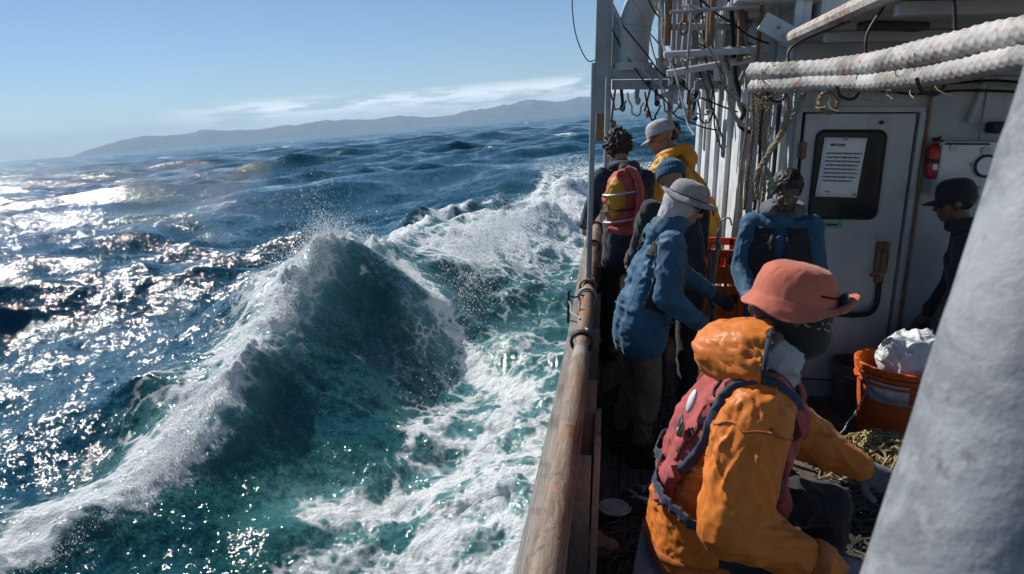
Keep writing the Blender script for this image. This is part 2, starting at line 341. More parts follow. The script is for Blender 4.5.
# far hills on the horizon
hx = [-200, 64, 88, 117, 152, 193, 217, 246, 293, 328, 375, 404, 428, 457, 498, 533, 562, 586, 660, 760, 900, 1100, 1500]
hh = [0, 0, 6.5, 12, 14, 12.7, 15, 11, 12.4, 13.8, 11, 12.3, 8.7, 9.4, 13.7, 18, 14, 15, 17, 12, 14, 8, 0]
ha = np.linspace(atan2(-500, 703), atan2(900, 703), 700); px = 512 + 703*np.tan(ha)
env = np.interp(px, hx, hh)*np.cos(ha)/703*(1 + .16*fbm(np.stack([px*.045, 0*px, 0*px], -1), 4, 12, .6))
rr2 = np.linspace(0, 1, 26); RA, RR = np.meshgrid(ha, rr2, indexing='xy')
dist = 14800 + 3000*RR; shape = np.sin(np.clip(RR/.8, 0, 1)*pi/2)**1.3*sstep(1.0, .82, RR)
HP = np.stack([RA*60, RR*5, 0*RA], -1)
hz = env[None, :]*dist*shape*(1 + .22*fbm(HP, 5, 4, .55)*(1 - .3*RR)) - 1.2
HV = np.stack([dist*np.sin(RA), dist*np.cos(RA), hz + SEA_Z], -1).reshape(-1, 3)
HV = HV[:, :1]*np.array(RT) + HV[:, 1:2]*np.array(HD) + HV[:, 2:]*np.array([0, 0, 1])
ii = np.arange(HV.shape[0]).reshape(RA.shape)
hills = link('hills', npmesh('hills', HV, np.stack([ii[:-1, :-1], ii[:-1, 1:], ii[1:, 1:], ii[1:, :-1]], -1).reshape(-1, 4)), plain('hill_scrub', (.11, .115, .09), .95, .5, .004, 0.)); BOAT.remove(hills)
tag(hills, 'long low range of hazy blue coastal hills on the horizon', 'hills', kind='structure')
# the air between here and the hills
hb = bmesh.new(); bmesh.ops.create_cube(hb, size=1)
for v in hb.verts: v.co = Vector((v.co.x*44000, v.co.y*44000, -4 if v.co.z < 0 else 620))
hm = bpy.data.meshes.new('haze'); hb.to_mesh(hm); hb.free()
t = NT('haze_air'); pv = t.n('ShaderNodeVolumePrincipled'); pv.inputs['Color'].default_value = (.52, .76, 1, 1); pv.inputs['Density'].default_value = 0.48e-4
t.l(pv.outputs[0], t.out.inputs['Volume']); haze = link('haze', hm, t.m, smooth=False); BOAT.remove(haze)
tag(haze, 'thin pale sea haze', 'haze', kind='stuff')
# ------------------------------------------------------------------ mesh builder
class MB:
    def __init__(s): s.v = []; s.f = []
    def add(s, V, F, M=None):
        n = len(s.v)
        for p in V:
            p = Vector(p); s.v.append(tuple(M @ p) if M is not None else tuple(p))
        s.f += [tuple(i + n for i in f) for f in F]; return s
    def box(s, c, d, M=None, bev=.0):
        x, y, z = (q/2 for q in d); b = min(bev, x*.9, y*.9, z*.9); T = Matrix.Translation(c); T = T @ M if M is not None else T
        if b <= 0:
            V = [(i*x, j*y, k*z) for i in (-1, 1) for j in (-1, 1) for k in (-1, 1)]
            return s.add(V, [(0, 1, 3, 2), (4, 6, 7, 5), (0, 4, 5, 1), (2, 3, 7, 6), (0, 2, 6, 4), (1, 5, 7, 3)], T)
        bm = bmesh.new(); bmesh.ops.create_cube(bm, size=1)
        for v in bm.verts: v.co = Vector((v.co.x*2*x, v.co.y*2*y, v.co.z*2*z))
        bmesh.ops.bevel(bm, geom=bm.edges[:], offset=b, segments=2, affect='EDGES', profile=.6)
        bm.verts.ensure_lookup_table(); s.add([v.co for v in bm.verts], [[v.index for v in f.verts] for f in bm.faces], T); bm.free(); return s
    def tube(s, pts, r, n=10, caps=True, closed=False, sq=1.0):
        pts = [Vector(p) for p in pts]; m = len(pts); rs = r if hasattr(r, '__len__') else [r]*m
        up = None; V = []
        for i, p in enumerate(pts):
            a = pts[(i - 1) % m] if (closed or i > 0) else p; b = pts[(i + 1) % m] if (closed or i < m - 1) else p
            t = (b - a); t = t.normalized() if t.length > 1e-9 else Vector((0, 0, 1))
            if up is None:
                up = Vector((0, 0, 1)) if abs(t.z) < .9 else Vector((1, 0, 0))
            x = up.cross(t)
            if x.length < 1e-5: x = Vector((1, 0, 0)).cross(t)
            x.normalize(); y = t.cross(x); up = y
            for k in range(n):
                q = 2*pi*k/n; V.append(p + x*cos(q)*rs[i] + y*sin(q)*rs[i]*sq)
        F = []
        for i in range(m if closed else m - 1):
            j = (i + 1) % m
            for k in range(n): F.append((i*n + k, i*n + (k+1) % n, j*n + (k+1) % n, j*n + k))
        if caps and not closed: F += [tuple(range(n))[::-1], tuple((m-1)*n + k for k in range(n))]
        return s.add(V, F)
    def lathe(s, prof, n=24, M=None, wob=None, closed=False):
        V = []; F = []
        for i, (r, z) in enumerate(prof):
            for k in range(n):
                q = 2*pi*k/n; rr, zz = (r, z) if wob is None else wob(i, q, r, z); V.append((rr*cos(q), rr*sin(q), zz))
        m = len(prof)
        for i in range(m - 1):
            for k in range(n): F.append((i*n + k, i*n + (k+1) % n, (i+1)*n + (k+1) % n, (i+1)*n + k))
        if closed: F += [tuple(range(n))[::-1], tuple((m-1)*n + k for k in range(n))]
        return s.add(V, F, M)
    def ell(s, c, r, n=14, M=None):
        r = (r, r, r) if not hasattr(r, '__len__') else r; V = []; F = []; m = n//2
        for i in range(m + 1):
            a = -pi/2 + pi*max(.02, min(m - .02, i))/m
            for k in range(n): q = 2*pi*k/n; V.append((r[0]*cos(a)*cos(q), r[1]*cos(a)*sin(q), r[2]*sin(a)))
        for i in range(m):
            for k in range(n): F.append((i*n + k, i*n + (k+1) % n, (i+1)*n + (k+1) % n, (i+1)*n + k))
        F += [tuple(range(n))[::-1], tuple(m*n + k for k in range(n))]
        T = Matrix.Translation(c); return s.add(V, F, T @ M if M is not None else T)
    def cap(s, a, b, ra, rb, n=12):
        """tapered capsule"""
        a, b = Vector(a), Vector(b); d = b - a; L = max(d.length, 1e-6); z = d/L; pts = []; rs = []
        for q in (90, 60, 30): pts.append(a - z*ra*sin(radians(q))); rs.append(max(ra*cos(radians(q)), ra*.05))
        pts += [a, b]; rs += [ra, rb]
        for q in (30, 60, 90): pts.append(b + z*rb*sin(radians(q))); rs.append(max(rb*cos(radians(q)), rb*.05))
        return s.tube(pts, rs, n)
    def panel(s, poly, y0, y1, axes='xz'):
        """prism from a 2-D outline, extruded along the third axis"""
        n = len(poly)
        def pt(p, w): return {'xz': (p[0], w, p[1]), 'yz': (w, p[0], p[1]), 'xy': (p[0], p[1], w)}[axes]
        V = [pt(p, y0) for p in poly] + [pt(p, y1) for p in poly]
        F = [tuple(range(n))[::-1], tuple(range(n, 2*n))] + [(i, (i+1) % n, n + (i+1) % n, n + i) for i in range(n)]
        return s.add(V, F)
    def mesh(s, name):
        me = bpy.data.meshes.new(name); me.from_pydata(s.v, [], s.f); me.update()
        bm = bmesh.new(); bm.from_mesh(me); bmesh.ops.recalc_face_normals(bm, faces=bm.faces[:]); bm.to_mesh(me); bm.free(); return me
    def build(s, name, mat, parent=None, smooth=True, loc=None, sharp=35):
        me = s.mesh(name); o = link(name, me, mat, parent, loc, smooth)
        if smooth:
            try: me.set_sharp_from_angle(angle=radians(sharp))
            except Exception: pass
        return o
def curve(pts, n=8):
    """Catmull-Rom through points"""
    P = [Vector(p) for p in pts]; P = [P[0]*2 - P[1]] + P + [P[-1]*2 - P[-2]]; out = []
    for i in range(1, len(P) - 2):
        for k in range(n):
            t = k/n; a, b, c, d = P[i-1], P[i], P[i+1], P[i+2]
            out.append(.5*((2*b) + (c - a)*t + (2*a - 5*b + 4*c - d)*t*t + (3*b - a - 3*c + d)*t**3))
    return out + [P[-2]]
def rough(me, amp, scale, seed=0, aniso=(1, 1, 1), octs=4):
    n = len(me.vertices); co = np.empty(n*3, np.float32); me.vertices.foreach_get('co', co); co = co.reshape(-1, 3)
    no = np.empty(n*3, np.float32); me.vertices.foreach_get('normal', no); no = no.reshape(-1, 3)
    co = co + no*(amp*fbm(co*scale*np.array(aniso), octs, seed))[:, None]
    me.vertices.foreach_set('co', co.astype(np.float32).ravel()); me.update(); return me

def wavy(a, b, sag=.05, jit=.012, n=9, seed=0):
    a, b = Vector(a), Vector(b); r = random.Random(seed); P = []
    for i in range(n):
        t = i/(n - 1); e = 4*t*(1 - t)
        P.append(a.lerp(b, t) + Vector((r.uniform(-jit, jit)*e, r.uniform(-jit, jit)*e, -sag*e + r.uniform(-jit, jit)*e)))
    return curve(P, 4)
def strand_rope(pts, r, strands=3, pitch=.09, n=6, per=.012):
    """laid rope: helical strands along a path"""
    P = curve(pts, 6) if len(pts) < 40 else [Vector(p) for p in pts]
    L = [0]
    for i in range(1, len(P)): L.append(L[-1] + (P[i] - P[i-1]).length)
    m = max(8, int(L[-1]/per)); X = np.linspace(0, L[-1], m); A = np.array(P); C = np.stack([np.interp(X, L, A[:, k]) for k in range(3)], -1)
    T = np.gradient(C, axis=0); T /= np.linalg.norm(T, axis=1)[:, None] + 1e-9
    up = np.array([0, 0, 1.]); Bx = np.cross(up, T); ln = np.linalg.norm(Bx, axis=1); Bx[ln < .1] = np.cross(np.array([1., 0, 0]), T[ln < .1]); Bx /= np.linalg.norm(Bx, axis=1)[:, None]; By = np.cross(T, Bx)
    mb = MB()
    for k in range(strands):
        q = 2*pi*(k/strands + X/pitch); off = r*.5; D = C + Bx*(off*np.cos(q))[:, None] + By*(off*np.sin(q))[:, None]
        mb.tube([tuple(d) for d in D], r*.56, n)
    return mb

# ------------------------------------------------------------------ materials of the boat
M_WHITE = paint('white_boat_paint', (.62, .64, .64), .35, .5)
M_WALL = paint('pale_wall_paint', (.44, .47, .50), .55, .55, scale=1.6, chip=.66)
M_GREY = paint('grey_steel_paint', (.30, .33, .36), .4, .5, scale=3)
_t = NT('weathered_grey_post'); _c = _t.coord(); _a = _t.noise(7, 7, .72, _c, .4); _b = _t.noise(31, 5, .65, _c)
_k = _t.mix(_t.rng(_a, .38, .62), (.27, .285, .30), (.15, .16, .175)); _k = _t.mix(_t.rng(_b, .54, .66, 0, .55), _k, (.33, .335, .34)); _k = _t.mix(_t.rng(_t.noise(15, 6, .7, _c), .60, .68, 0, .7), _k, (.09, .085, .08))
M_POST = _t.done(_t.bsdf(Base_Color=_k, Roughness=.62, Normal=_t.bump(_t.math('ADD', _a, _b), .5, .006), Specular_IOR_Level=.35))
M_DARK = plain('dark_iron', (.035, .034, .034), .6, .5, 30)
M_RUST = paint('rusty_pipe', (.27, .17, .11), .7, .75, False, (.20, .085, .03), 6, .52)
M_WOODC = None
def wood(name, c, c2, sc=1.0, axis=(14, .8, 14)):
    t = NT(name); co = t.coord(axis); g = t.noise(2.2*sc, 6, .65, co, .8); s = t.noise(5*sc, 4, .6, t.coord()); f = t.noise(7*sc, 5, .7, co)
    b = t.mix(t.rng(g, .36, .66), c, c2); b = t.mix(t.rng(s, .52, .72, 0, .6), b, tuple(v*.4 for v in c)); b = t.mix(t.rng(f, .58, .7, 0, .7), b, tuple(v*.3 for v in c2))
    return t.done(t.bsdf(Base_Color=b, Roughness=.78, Normal=t.bump(t.math('ADD', g, f), .55, .012), Specular_IOR_Level=.3))
M_RAIL = wood('weathered_rail_timber', (.26, .17, .115), (.37, .30, .245))
M_PLANK = wood('grey_bulwark_plank', (.22, .19, .165), (.32, .29, .26))
M_DECKW = wood('wet_dark_deck', (.085, .068, .052), (.14, .118, .095))
M_ROPE = plain('tan_rope_fibre', (.36, .29, .19), .9, .5, 60, .4)
M_GROPE = plain('pale_green_rope', (.30, .36, .27), .9, .55, 40, .4)
M_WROPE = plain('grey_line', (.42, .42, .40), .9, .4, 60, .3)
M_BLK = plain('black_rubber', (.012, .012, .013), .55, .4, 40)
M_GLASS = NT('dark_window_glass'); M_GLASS = M_GLASS.done(M_GLASS.bsdf(Base_Color=(.010, .013, .018), Roughness=.10, Specular_IOR_Level=.18))

# ------------------------------------------------------------------ the boat
def sheer(y): return .010*max(0, min(y, 8.5) - 3.5)**2               # the deck rises towards the bow
def railx(y): return -.14 + .010*sin((y - 1.5)*1.1) + .006*max(0, y - 6)**2
boat = empty('fishing_boat', (0, 0, 0))
tag(boat, 'weathered white fishing boat with rusty rail, deckhouse and gantry of pipes', 'boat')
ys = [-1.6 + .4*i for i in range(36)]
# deck: planks side by side, running fore and aft
deck = MB()
for i, y in enumerate(ys): deck.add([(railx(y) - .16, y, sheer(y) - .03), (3.2, y, sheer(y) - .03)], [])
deck.f = [(2*i, 2*i+1, 2*i+3, 2*i+2) for i in range(len(ys) - 1)]
deck.build('deck', M_BLK, boat)
pk = MB(); yy = [-1.6 + .8*i for i in range(18)]
k = 0; x = railx(2) - .02
while x < 3.0:
    m = MB(); w = .118; V = []
    for y in yy:
        z = sheer(y) + random.uniform(-.002, .002)
        V += [(x, y, z - .026), (x, y, z - .003), (x + .004, y, z), (x + w - .004, y, z), (x + w, y, z - .003), (x + w, y, z - .026)]
    F = [(6*i + j, 6*i + j + 1, 6*i + j + 7, 6*i + j + 6) for i in range(len(yy) - 1) for j in range(5)]
    m.add(V, F).build('deck_plank', M_DECKW, boat, sharp=20); x += w + .006
# hull side below the rail, with a rubbing strake
h = MB(); V = []; n = 9
for y in ys[:32] + [11.6, 12.4]:
    yb = min(y, 12.4); o = railx(yb) + max(0, y - 10.8)*.35; z = sheer(yb)
    V += [(o - .084, y, z + .74), (o - .088, y, z + .55), (o - .092, y, z + .1), (o - .095, y, z - .3), (o - .10, y, z - .9), (o + .10, y, z - 1.7), (o + .6, y, -2.3)]
F = [(7*i + j, 7*i + j + 1, 7*i + 7 + j + 1, 7*i + 7 + j) for i in range(33) for j in range(6)]
h.add(V, F).build('hull', M_WHITE, boat)
st = MB(); st.tube([(railx(y) - .10, y, sheer(y) + .40) for y in ys[:32]], .035, 8, sq=.8); st.build('rubbing_strake', M_BLK, boat)
# bulwark: inner planking, timber cap under the rail
cp = MB(); V = []
for y in ys[:32]: z = sheer(y); o = railx(y); V += [(o - .088, y, z + .735), (o - .088, y, z + .775), (o + .045, y, z + .775), (o + .045, y, z + .735)]
F = [(4*i + j, 4*i + (j+1) % 4, 4*i + 4 + (j+1) % 4, 4*i + 4 + j) for i in range(31) for j in range(4)]
cp.add(V, F).build('bulwark_cap', M_PLANK, boat, sharp=30)
for k in range(5):
    z0 = .03 + k*.14; m = MB(); V = []
    for y in ys[:32]: z = sheer(y); o = railx(y) + .012 + random.uniform(-.003, .003); V += [(o - .05, y, z + z0), (o, y, z + z0), (o, y, z + z0 + .131), (o - .05, y, z + z0 + .131)]
    m.add(V, F).build('bulwark_plank', M_PLANK, boat, sharp=30)
for y in (.6, 1.5, 2.35, 3.1, 3.95, 4.75, 5.6, 6.5, 7.5, 8.6):
    o = railx(y); MB().box((o + .05, y, sheer(y) + .36), (.075, .06, .72), Matrix.Rotation(radians(random.uniform(-3, 3)), 4, 'X'), .006).build('bulwark_stanchion', M_PLANK, boat)
MB().box((railx(2.6) + .105, 2.55, .34), (.028, .07, .66), Matrix.Rotation(radians(-38), 4, 'X'), .004).build('brace_board', wood('bare_pale_board', (.36, .32, .27), (.46, .42, .37)), boat)
MB().box((railx(3.3) + .10, 3.05, .30), (.03, .12, .56), Matrix.Rotation(radians(-14), 4, 'X'), .004).build('brace_board', M_PLANK, boat)
# the rounded rail lying on the cap, worn and rust stained
rp = [(railx(y), y, sheer(y) + .815 + .006*sin(y*2.3)) for y in np.arange(-1.2, 10.8, .06)]
rm = MB().tube(rp, [.042 + .004*sin(p[1]*5.1) + .002*sin(p[1]*13) for p in rp], 18).mesh('rail'); rough(rm, .005, 14, 2)
t = NT('stained_rail'); co = t.coord(); g = t.noise(3.2, 7, .68, t.coord((12, 1.2, 12)), .6); ru = t.noise(5.5, 6, .66, co); f = t.noise(34, 5, .7, co); bl = t.noise(2.3, 4, .6, co)
b_ = t.mix(t.rng(g, .36, .68), (.15, .095, .06), (.28, .22, .165)); b_ = t.mix(t.rng(ru, .50, .62, 0, .9), b_, (.27, .105, .03)); b_ = t.mix(t.rng(f, .55, .66, 0, .8), b_, (.07, .04, .025)); b_ = t.mix(t.rng(bl, .62, .72, 0, .5), b_, (.40, .37, .33))
M_RAILP = t.done(t.bsdf(Base_Color=b_, Roughness=.62, Normal=t.bump(t.math('ADD', f, g), .6, .01)))
rail = link('rail', rm, M_RAILP, boat)
# lashings and iron collars on the rail
for y, n in ((4.35, 3), (3.42, 3), (5.9, 2)):
    for k in range(n):
        c = Vector((railx(y), y + .018*k, sheer(y) + .815)); MB().tube([c + Vector((.056*cos(q), .006*sin(q*2 + k), .056*sin(q))) for q in np.linspace(0, 2*pi, 18, endpoint=False)], .008, 6, closed=True).build('lashing', M_WROPE if y > 3.5 and y < 5 else M_DARK, rail)
for y in (4.62, 6.75):
    c = Vector((railx(y), y, sheer(y) + .815)); MB().lathe([(.05, -.05), (.062, -.05), (.062, .05), (.05, .05)], 18, Matrix.Translation(c) @ Matrix.Rotation(pi/2, 4, 'X')).build('pole_collar', M_RUST, rail)
MB().box((railx(4.0) - .10, 3.95, .86), (.016, .016, .20), None, .002).tube(wavy((railx(4) - .10, 3.95, .93), (railx(4.3), 4.35, .85), .02, .01), .006, 6).build('rail_pin', M_DARK, boat)
MB().tube(wavy((railx(4) - .10, 3.95, .90), (railx(3.6) + .03, 3.5, .86), .03, .02, seed=3), .006, 6).build('rail_line', M_WROPE, boat)
# poles standing on the rail and the gantry
def pipe(name, a, b, r, mat=M_GREY, n=12, parent=boat): return MB().tube([a, b], r, n).build(name, mat, parent)
pipe('pole', (railx(4.62), 4.62, .84), (railx(4.62) - .0, 4.62, 2.3), .019)
pipe('pole', (-.06, 6.75, sheer(6.75) + .82), (-.075, 6.75, 2.36), .028)
gp = MB().box((-.13, 6.9, 2.75), (.155, .12, 1.5), None, .012).panel([(-.05, 2.36), (.30, 2.36), (-.05, 3.0)], 6.88, 6.92); gp.build('gantry_post', M_GREY, boat)
MB().box((-.13, 6.9, 2.02), (.10, .10, .55), None, .01).build('gantry_foot', M_RUST, boat)
gb = MB().box((.46, 6.9, 2.375), (1.06, .13, .10), None, .01).box((.46, 6.84, 2.27), (1.0, .03, .09), None, .004); gb = gb.build('gantry_beam', M_GREY, boat)
for i in range(5): MB().lathe([(.001, -.012), (.024, -.012), (.024, .012), (.001, .012)], 12, Matrix.Translation((.30 + i*.11, 6.818, 2.28)) @ Matrix.Rotation(pi/2, 4, 'X')).build('beam_bolt', M_DARK, gb)
for i, (xx, ln, mt) in enumerate(((-.02, .32, M_RUST), (.06, .16, M_DARK), (.20, .10, M_GREY), (.30, .22, M_RUST), (.38, .12, M_DARK), (.52, .34, M_GREY), (.60, .15, M_RUST), (.74, .26, M_DARK), (.86, .2, M_GREY))):
    MB().box((xx, 6.84 + .02*(i % 3), 2.24 - ln/2), (.02 + .012*(i % 3), .03, ln), Matrix.Rotation(radians((5, -8, 3, 12, -4, 2, -10, 6, -3)[i]), 4, 'Y'), .006).ell((xx + .01, 6.82, 2.22 - ln), (.028, .03, .045 - .003*i), 10).build('hanging_fitting', mt, boat)
for i in range(6): MB().tube(wavy((-.05 + .16*i, 6.8, 2.2), (.10 + .16*i, 6.75, 2.12 - .02*i), .12 + .03*(i % 3), .02, seed=90 + i), .009, 6).build('gantry_line', (M_ROPE, M_WROPE, M_BLK)[i % 3], boat)
vp = curve([(.145, 6.95, 2.42), (.15, 6.95, 2.75), (.23, 6.95, 3.05), (.42, 6.95, 3.35), (.8, 6.95, 3.6)], 8)
vt = MB().tube(vp, .155, 24).lathe([(.15, 2.40), (.19, 2.40), (.19, 2.47), (.15, 2.47)], 24, Matrix.Translation((.147, 6.95, 0))).build('ventilation_pipe', paint('pale_vent_paint', (.42, .45, .47), .3, .5), boat)
for k in (9, 17): MB().tube([vp[k] + (vp[k+1] - vp[k])*s_ for s_ in (0, .25)], .159, 24).build('pipe_band', M_GREY, vt)
# deckhouse: aft wall with a door, side wall along the passage, roof and upper works
WY, WX = 4.85, 1.16
def wallpanel(x0, x1, z0, z1): return MB().box(((x0 + x1)/2, WY + .04, (z0 + z1)/2), (x1 - x0, .08, z1 - z0), None, .0)
DX0, DX1, DZ0, DZ1 = 1.235, 1.905, .16, 1.985
dh = wallpanel(WX, DX0 - .02, -.1, 2.42); dh.box(((DX1 + 3.22)/2 + .01, WY + .04, 1.16), (3.2 - DX1, .08, 2.52)); dh.box(((DX0 + DX1)/2, WY + .04, 2.215), (DX1 - DX0 + .04, .078, .41)); dh.box(((DX0 + DX1)/2, WY + .04, .015), (DX1 - DX0 + .04, .078, .25))
aft = dh.build('aft_wall', M_WALL, boat, False)
MB().box(((DX0+DX1)/2, WY - .012, 2.012), (DX1 - DX0 + .10, .03, .035), None, .004).box((DX0 - .04, WY - .012, 1.07), (.035, .03, 1.85), None, .004).box((DX1 + .04, WY - .012, 1.07), (.035, .03, 1.85), None, .004).build('door_frame', M_WALL, aft)
for xx in (2.32, 2.78): MB().box((xx, WY - .006, 1.2), (.03, .014, 2.3), None, .003).build('wall_seam', M_WALL, aft)
MB().tube([(1.98, WY - .02, 2.3), (1.985, WY - .02, 1.2), (1.98, WY - .02, .3)], .011, 8).build('wall_conduit', M_RUST, aft)
MB().tube(curve([(2.30, WY - .03, 2.36), (2.26, WY - .03, 2.1), (2.22, WY - .03, 1.93)], 5), .018, 8).build('wall_pipe', M_WALL, aft)
MB().box((2.05, WY - .05, 2.24), (1.9, .10, .06), None, .01).build('cable_tray', M_GREY, aft)
for k in range(3): MB().tube(wavy((1.2, WY - .07 - .02*k, 2.20 - .03*k), (3.0, WY - .07, 2.19 - .02*k), .03, .02, seed=k), .009, 6).build('cable', M_BLK if k != 1 else M_ROPE, aft)
MB().box(((DX0 + DX1)/2, WY + .13, 1.1), (DX1 - DX0 + .3, .04, 2.3)).build('door_backing', M_DARK, aft, False)
# door, with window opening cut as frame pieces
door = MB(); wx0, wx1, wz0, wz1 = 1.335, 1.715, 1.33, 1.855
for (a, b, c, d) in ((DX0, wx0, DZ0, DZ1), (wx1, DX1, DZ0, DZ1), (wx0, wx1, DZ0, wz0), (wx0, wx1, wz1, DZ1)): door.box(((a + b)/2, WY + .0, (c + d)/2), (b - a, .05, d - c))
M_DOOR = paint('door_paint', (.48, .51, .535), .45, .45, scale=1.8, chip=.68)
door = door.build('door', M_DOOR, boat, False)
def rrect(x0, x1, z0, z1, r, n=5):
    P = []
    for cx, cz, a0 in ((x1 - r, z1 - r, 0), (x0 + r, z1 - r, 90), (x0 + r, z0 + r, 180), (x1 - r, z0 + r, 270)):
        P += [(cx + r*cos(radians(a0 + 90*i/n)), cz + r*sin(radians(a0 + 90*i/n))) for i in range(n + 1)]
    return P
win = MB().panel(rrect(wx0 - .02, wx1 + .02, wz0 - .02, wz1 + .02, .045), WY - .030, WY - .038).build('window', M_GLASS, door, False)
MB().tube([(p[0], WY - .034, p[1]) for p in rrect(wx0 - .02, wx1 + .02, wz0 - .02, wz1 + .02, .045)], .011, 8, closed=True).build('window_seal', M_BLK, win)
MB().box((1.80, WY - .05, 1.05), (.075, .05, .21), None, .006).box((1.80, WY - .08, 1.0), (.03, .03, .19), None, .004).tube([(1.80, WY - .10, 1.12), (1.80, WY - .10, .96), (1.72, WY - .11, .94)], .013, 8).box((1.80, WY - .05, .90), (.05, .05, .05), None, .005).build('door_latch', M_RUST, door)
for z in (.5, 1.1, 1.75): MB().box((DX0 - .005, WY - .035, z), (.05, .02, .1), None, .004).tube([(DX0 - .005, WY - .05, z - .06), (DX0 - .005, WY - .05, z + .06)], .012, 8).build('hinge', M_RUST, door)
MB().lathe([(.001, 0), (.013, 0), (.013, .012), (.001, .014)], 12, Matrix.Translation((1.70, WY - .027, 1.93)) @ Matrix.Rotation(pi/2, 4, 'X')).build('door_bolt', M_DARK, door)
MB().tube(curve([(1.80, WY - .06, .89), (1.80, WY - .07, .75), (1.76, WY - .09, .68), (1.66, WY - .09, .655), (1.5, WY - .09, .66)], 6), .018, 8).build('door_hose', M_BLK, door)
# side wall of the passage: ribbed white plates
for i in range(7):
    y0 = WY + .1 + i*.8; MB().box((WX + .05, y0 + .39, 1.35), (.06, .77, 2.7), None, .01).build('side_wall_plate', M_WHITE, boat)
    MB().box((WX - .005, y0 + .0, 1.35), (.05, .045, 2.7), None, .006).build('side_wall_rib', M_WHITE, boat)
    if i in (1, 3, 5): MB().panel(rrect(y0 + .2, y0 + .6, 1.55, 1.95, .06), WX + .018, WX + .012, 'yz').build('side_window', M_GLASS, boat, False)
MB().tube([(WX - .06, WY - .02, -.02), (WX - .06, WY - .02, 2.42)], .022, 10).build('corner_pipe', M_WHITE, boat)
MB().tube([(WX - .10, WY + .3, .1), (WX - .10, WY + .3, 3.2)], .026, 10).build('downpipe', M_GREY, boat)
# roof slab over the aft deck with beams beneath
RZ = 2.42
rf = MB().box((2.16, 2.68, RZ + .035), (2.14, 4.54, .07), None, .012).build('roof', paint('roof_underside', (.40, .40, .38), .3, .6, False, (.10, .055, .03), 2.4, .60), boat)
MB().tube([(1.085, .42, RZ + .03), (1.085, 4.95, RZ + .03)], .042, 10).build('roof_edge_tube', paint('edge_paint', (.52, .48, .44), .7, .6, False, (.25, .11, .05), 5, .54), rf)
for y in (1.2, 2.2, 3.2, 4.2): MB().box((2.16, y, RZ - .03), (2.06, .06, .055), None, .006).build('roof_beam', M_WALL, rf)
MB().box((1.36, 3.86, RZ - .02), (.34, .10, .035), Matrix.Rotation(radians(20), 4, 'Z'), .004).build('roof_bracket', M_DARK, rf)
MB().box((3.22, 1.7, .42), (.08, 6.5, .9), None, .0).build('starboard_bulwark', M_WALL, boat, False)
for y in (.5, 2.6): MB().box((3.16, y, 1.6), (.08, .08, 1.62), None, .008).build('roof_post', M_WALL, boat)
# the big leaning stanchion close to the camera carries the roof
d_ = Vector((.13, .13, .444)).normalized(); pb = Vector((.341, .599, 1.549)); pa2 = pb + d_*.98; pb2 = pb - d_*1.62
pm = MB().tube([pb2 + (pa2 - pb2)*s_ for s_ in np.linspace(0, 1, 90)], .086, 48).mesh('stanchion'); rough(pm, .0016, 26, 5)
POST = link('stanchion', pm, M_POST, boat)
# upper works: superstructure, rails and pipes above the passage
MB().box((2.1, 7.4, 3.1), (1.62, 4.9, 1.1), None, .03).build('wheelhouse', M_WHITE, boat)
for i in range(4): MB().panel(rrect(5.3 + i*1.1, 6.1 + i*1.1, 2.95, 3.5, .06), 1.285, 1.278, 'yz').build('wheelhouse_window', M_GLASS, boat, False)
MB().box((1.03, 7.3, 2.72), (.55, 4.8, .05), None, .01).build('upper_walkway', M_WHITE, boat)
for i, y in enumerate(np.arange(5.0, 9.8, .42)):
    pipe('rail_post', (.79 + .02*(i % 3), y, 2.74), (.79, y, 3.7 + .2*(i % 2)), .02 if i % 3 else .03, M_GREY if i % 2 else M_WHITE)
for z in (3.0, 3.28, 3.56): pipe('guard_rail', (.79, 4.95, z), (.79, 9.7, z + .05), .017, M_WHITE)
rr_ = random.Random(4)
for i in range(16):
    y = rr_.uniform(5.0, 8.8); xx = rr_.uniform(.55, 1.1); z0 = rr_.uniform(1.9, 2.6); pipe('pipe', (xx, y, z0), (xx + rr_.uniform(-.05, .05), y + rr_.uniform(-.1, .1), rr_.uniform(3.0, 4.2)), rr_.choice((.012, .02, .03, .04)), rr_.choice((M_GREY, M_WHITE, M_GREY, M_RUST)), 10)
for i in range(9):
    y = rr_.uniform(5.2, 8.2); z = rr_.uniform(2.1, 3.4); pipe('brace_pipe', (rr_.uniform(.3, .6), y, z), (rr_.uniform(1.0, 1.2), y + rr_.uniform(-.5, .5), z + rr_.uniform(.1, .7)), rr_.choice((.015, .022, .03)), rr_.choice((M_GREY, M_WHITE, M_RUST)), 10)
for i in range(9):
    y = rr_.uniform(5.3, 7.8); z = rr_.uniform(2.4, 3.4); xx = rr_.uniform(.6, 1.05); M_ = rr_.choice((M_DARK, M_GREY, M_RUST, M_DARK))
    MB().box((xx, y, z), (rr_.uniform(.06, .16), rr_.uniform(.06, .16), rr_.uniform(.08, .2)), None, .012).lathe([(.001, -.05), (.035, -.05), (.05, 0), (.035, .05), (.001, .05)], 12, Matrix.Translation((xx, y - .1, z + .05)) @ Matrix.Rotation(pi/2, 4, 'X')).build('pipe_fitting', M_, boat)
for i in range(8):
    y = 4.9 + i*.5; MB().box((1.02, y, 2.52), (.22, .03, .12), Matrix.Rotation(radians(28), 4, 'Y'), .008).build('walkway_bracket', M_WHITE, boat)
sb = MB().box((.98, 5.0, 2.10), (.26, .09, .10), None, .008); sb.build('bollard_bracket', M_WHITE, boat)
MB().lathe([(.001, -.04), (.05, -.04), (.062, -.025), (.04, -.015), (.04, .015), (.062, .025), (.05, .04), (.001, .04)], 20, Matrix.Translation((.90, 4.40, 2.16)) @ Matrix.Rotation(radians(75), 4, 'X')).build('rope_sheave', M_BLK, boat)
pipe('sheave_arm', (.90, 4.44, 2.16), (1.12, 4.86, 2.2), .022, M_GREY)
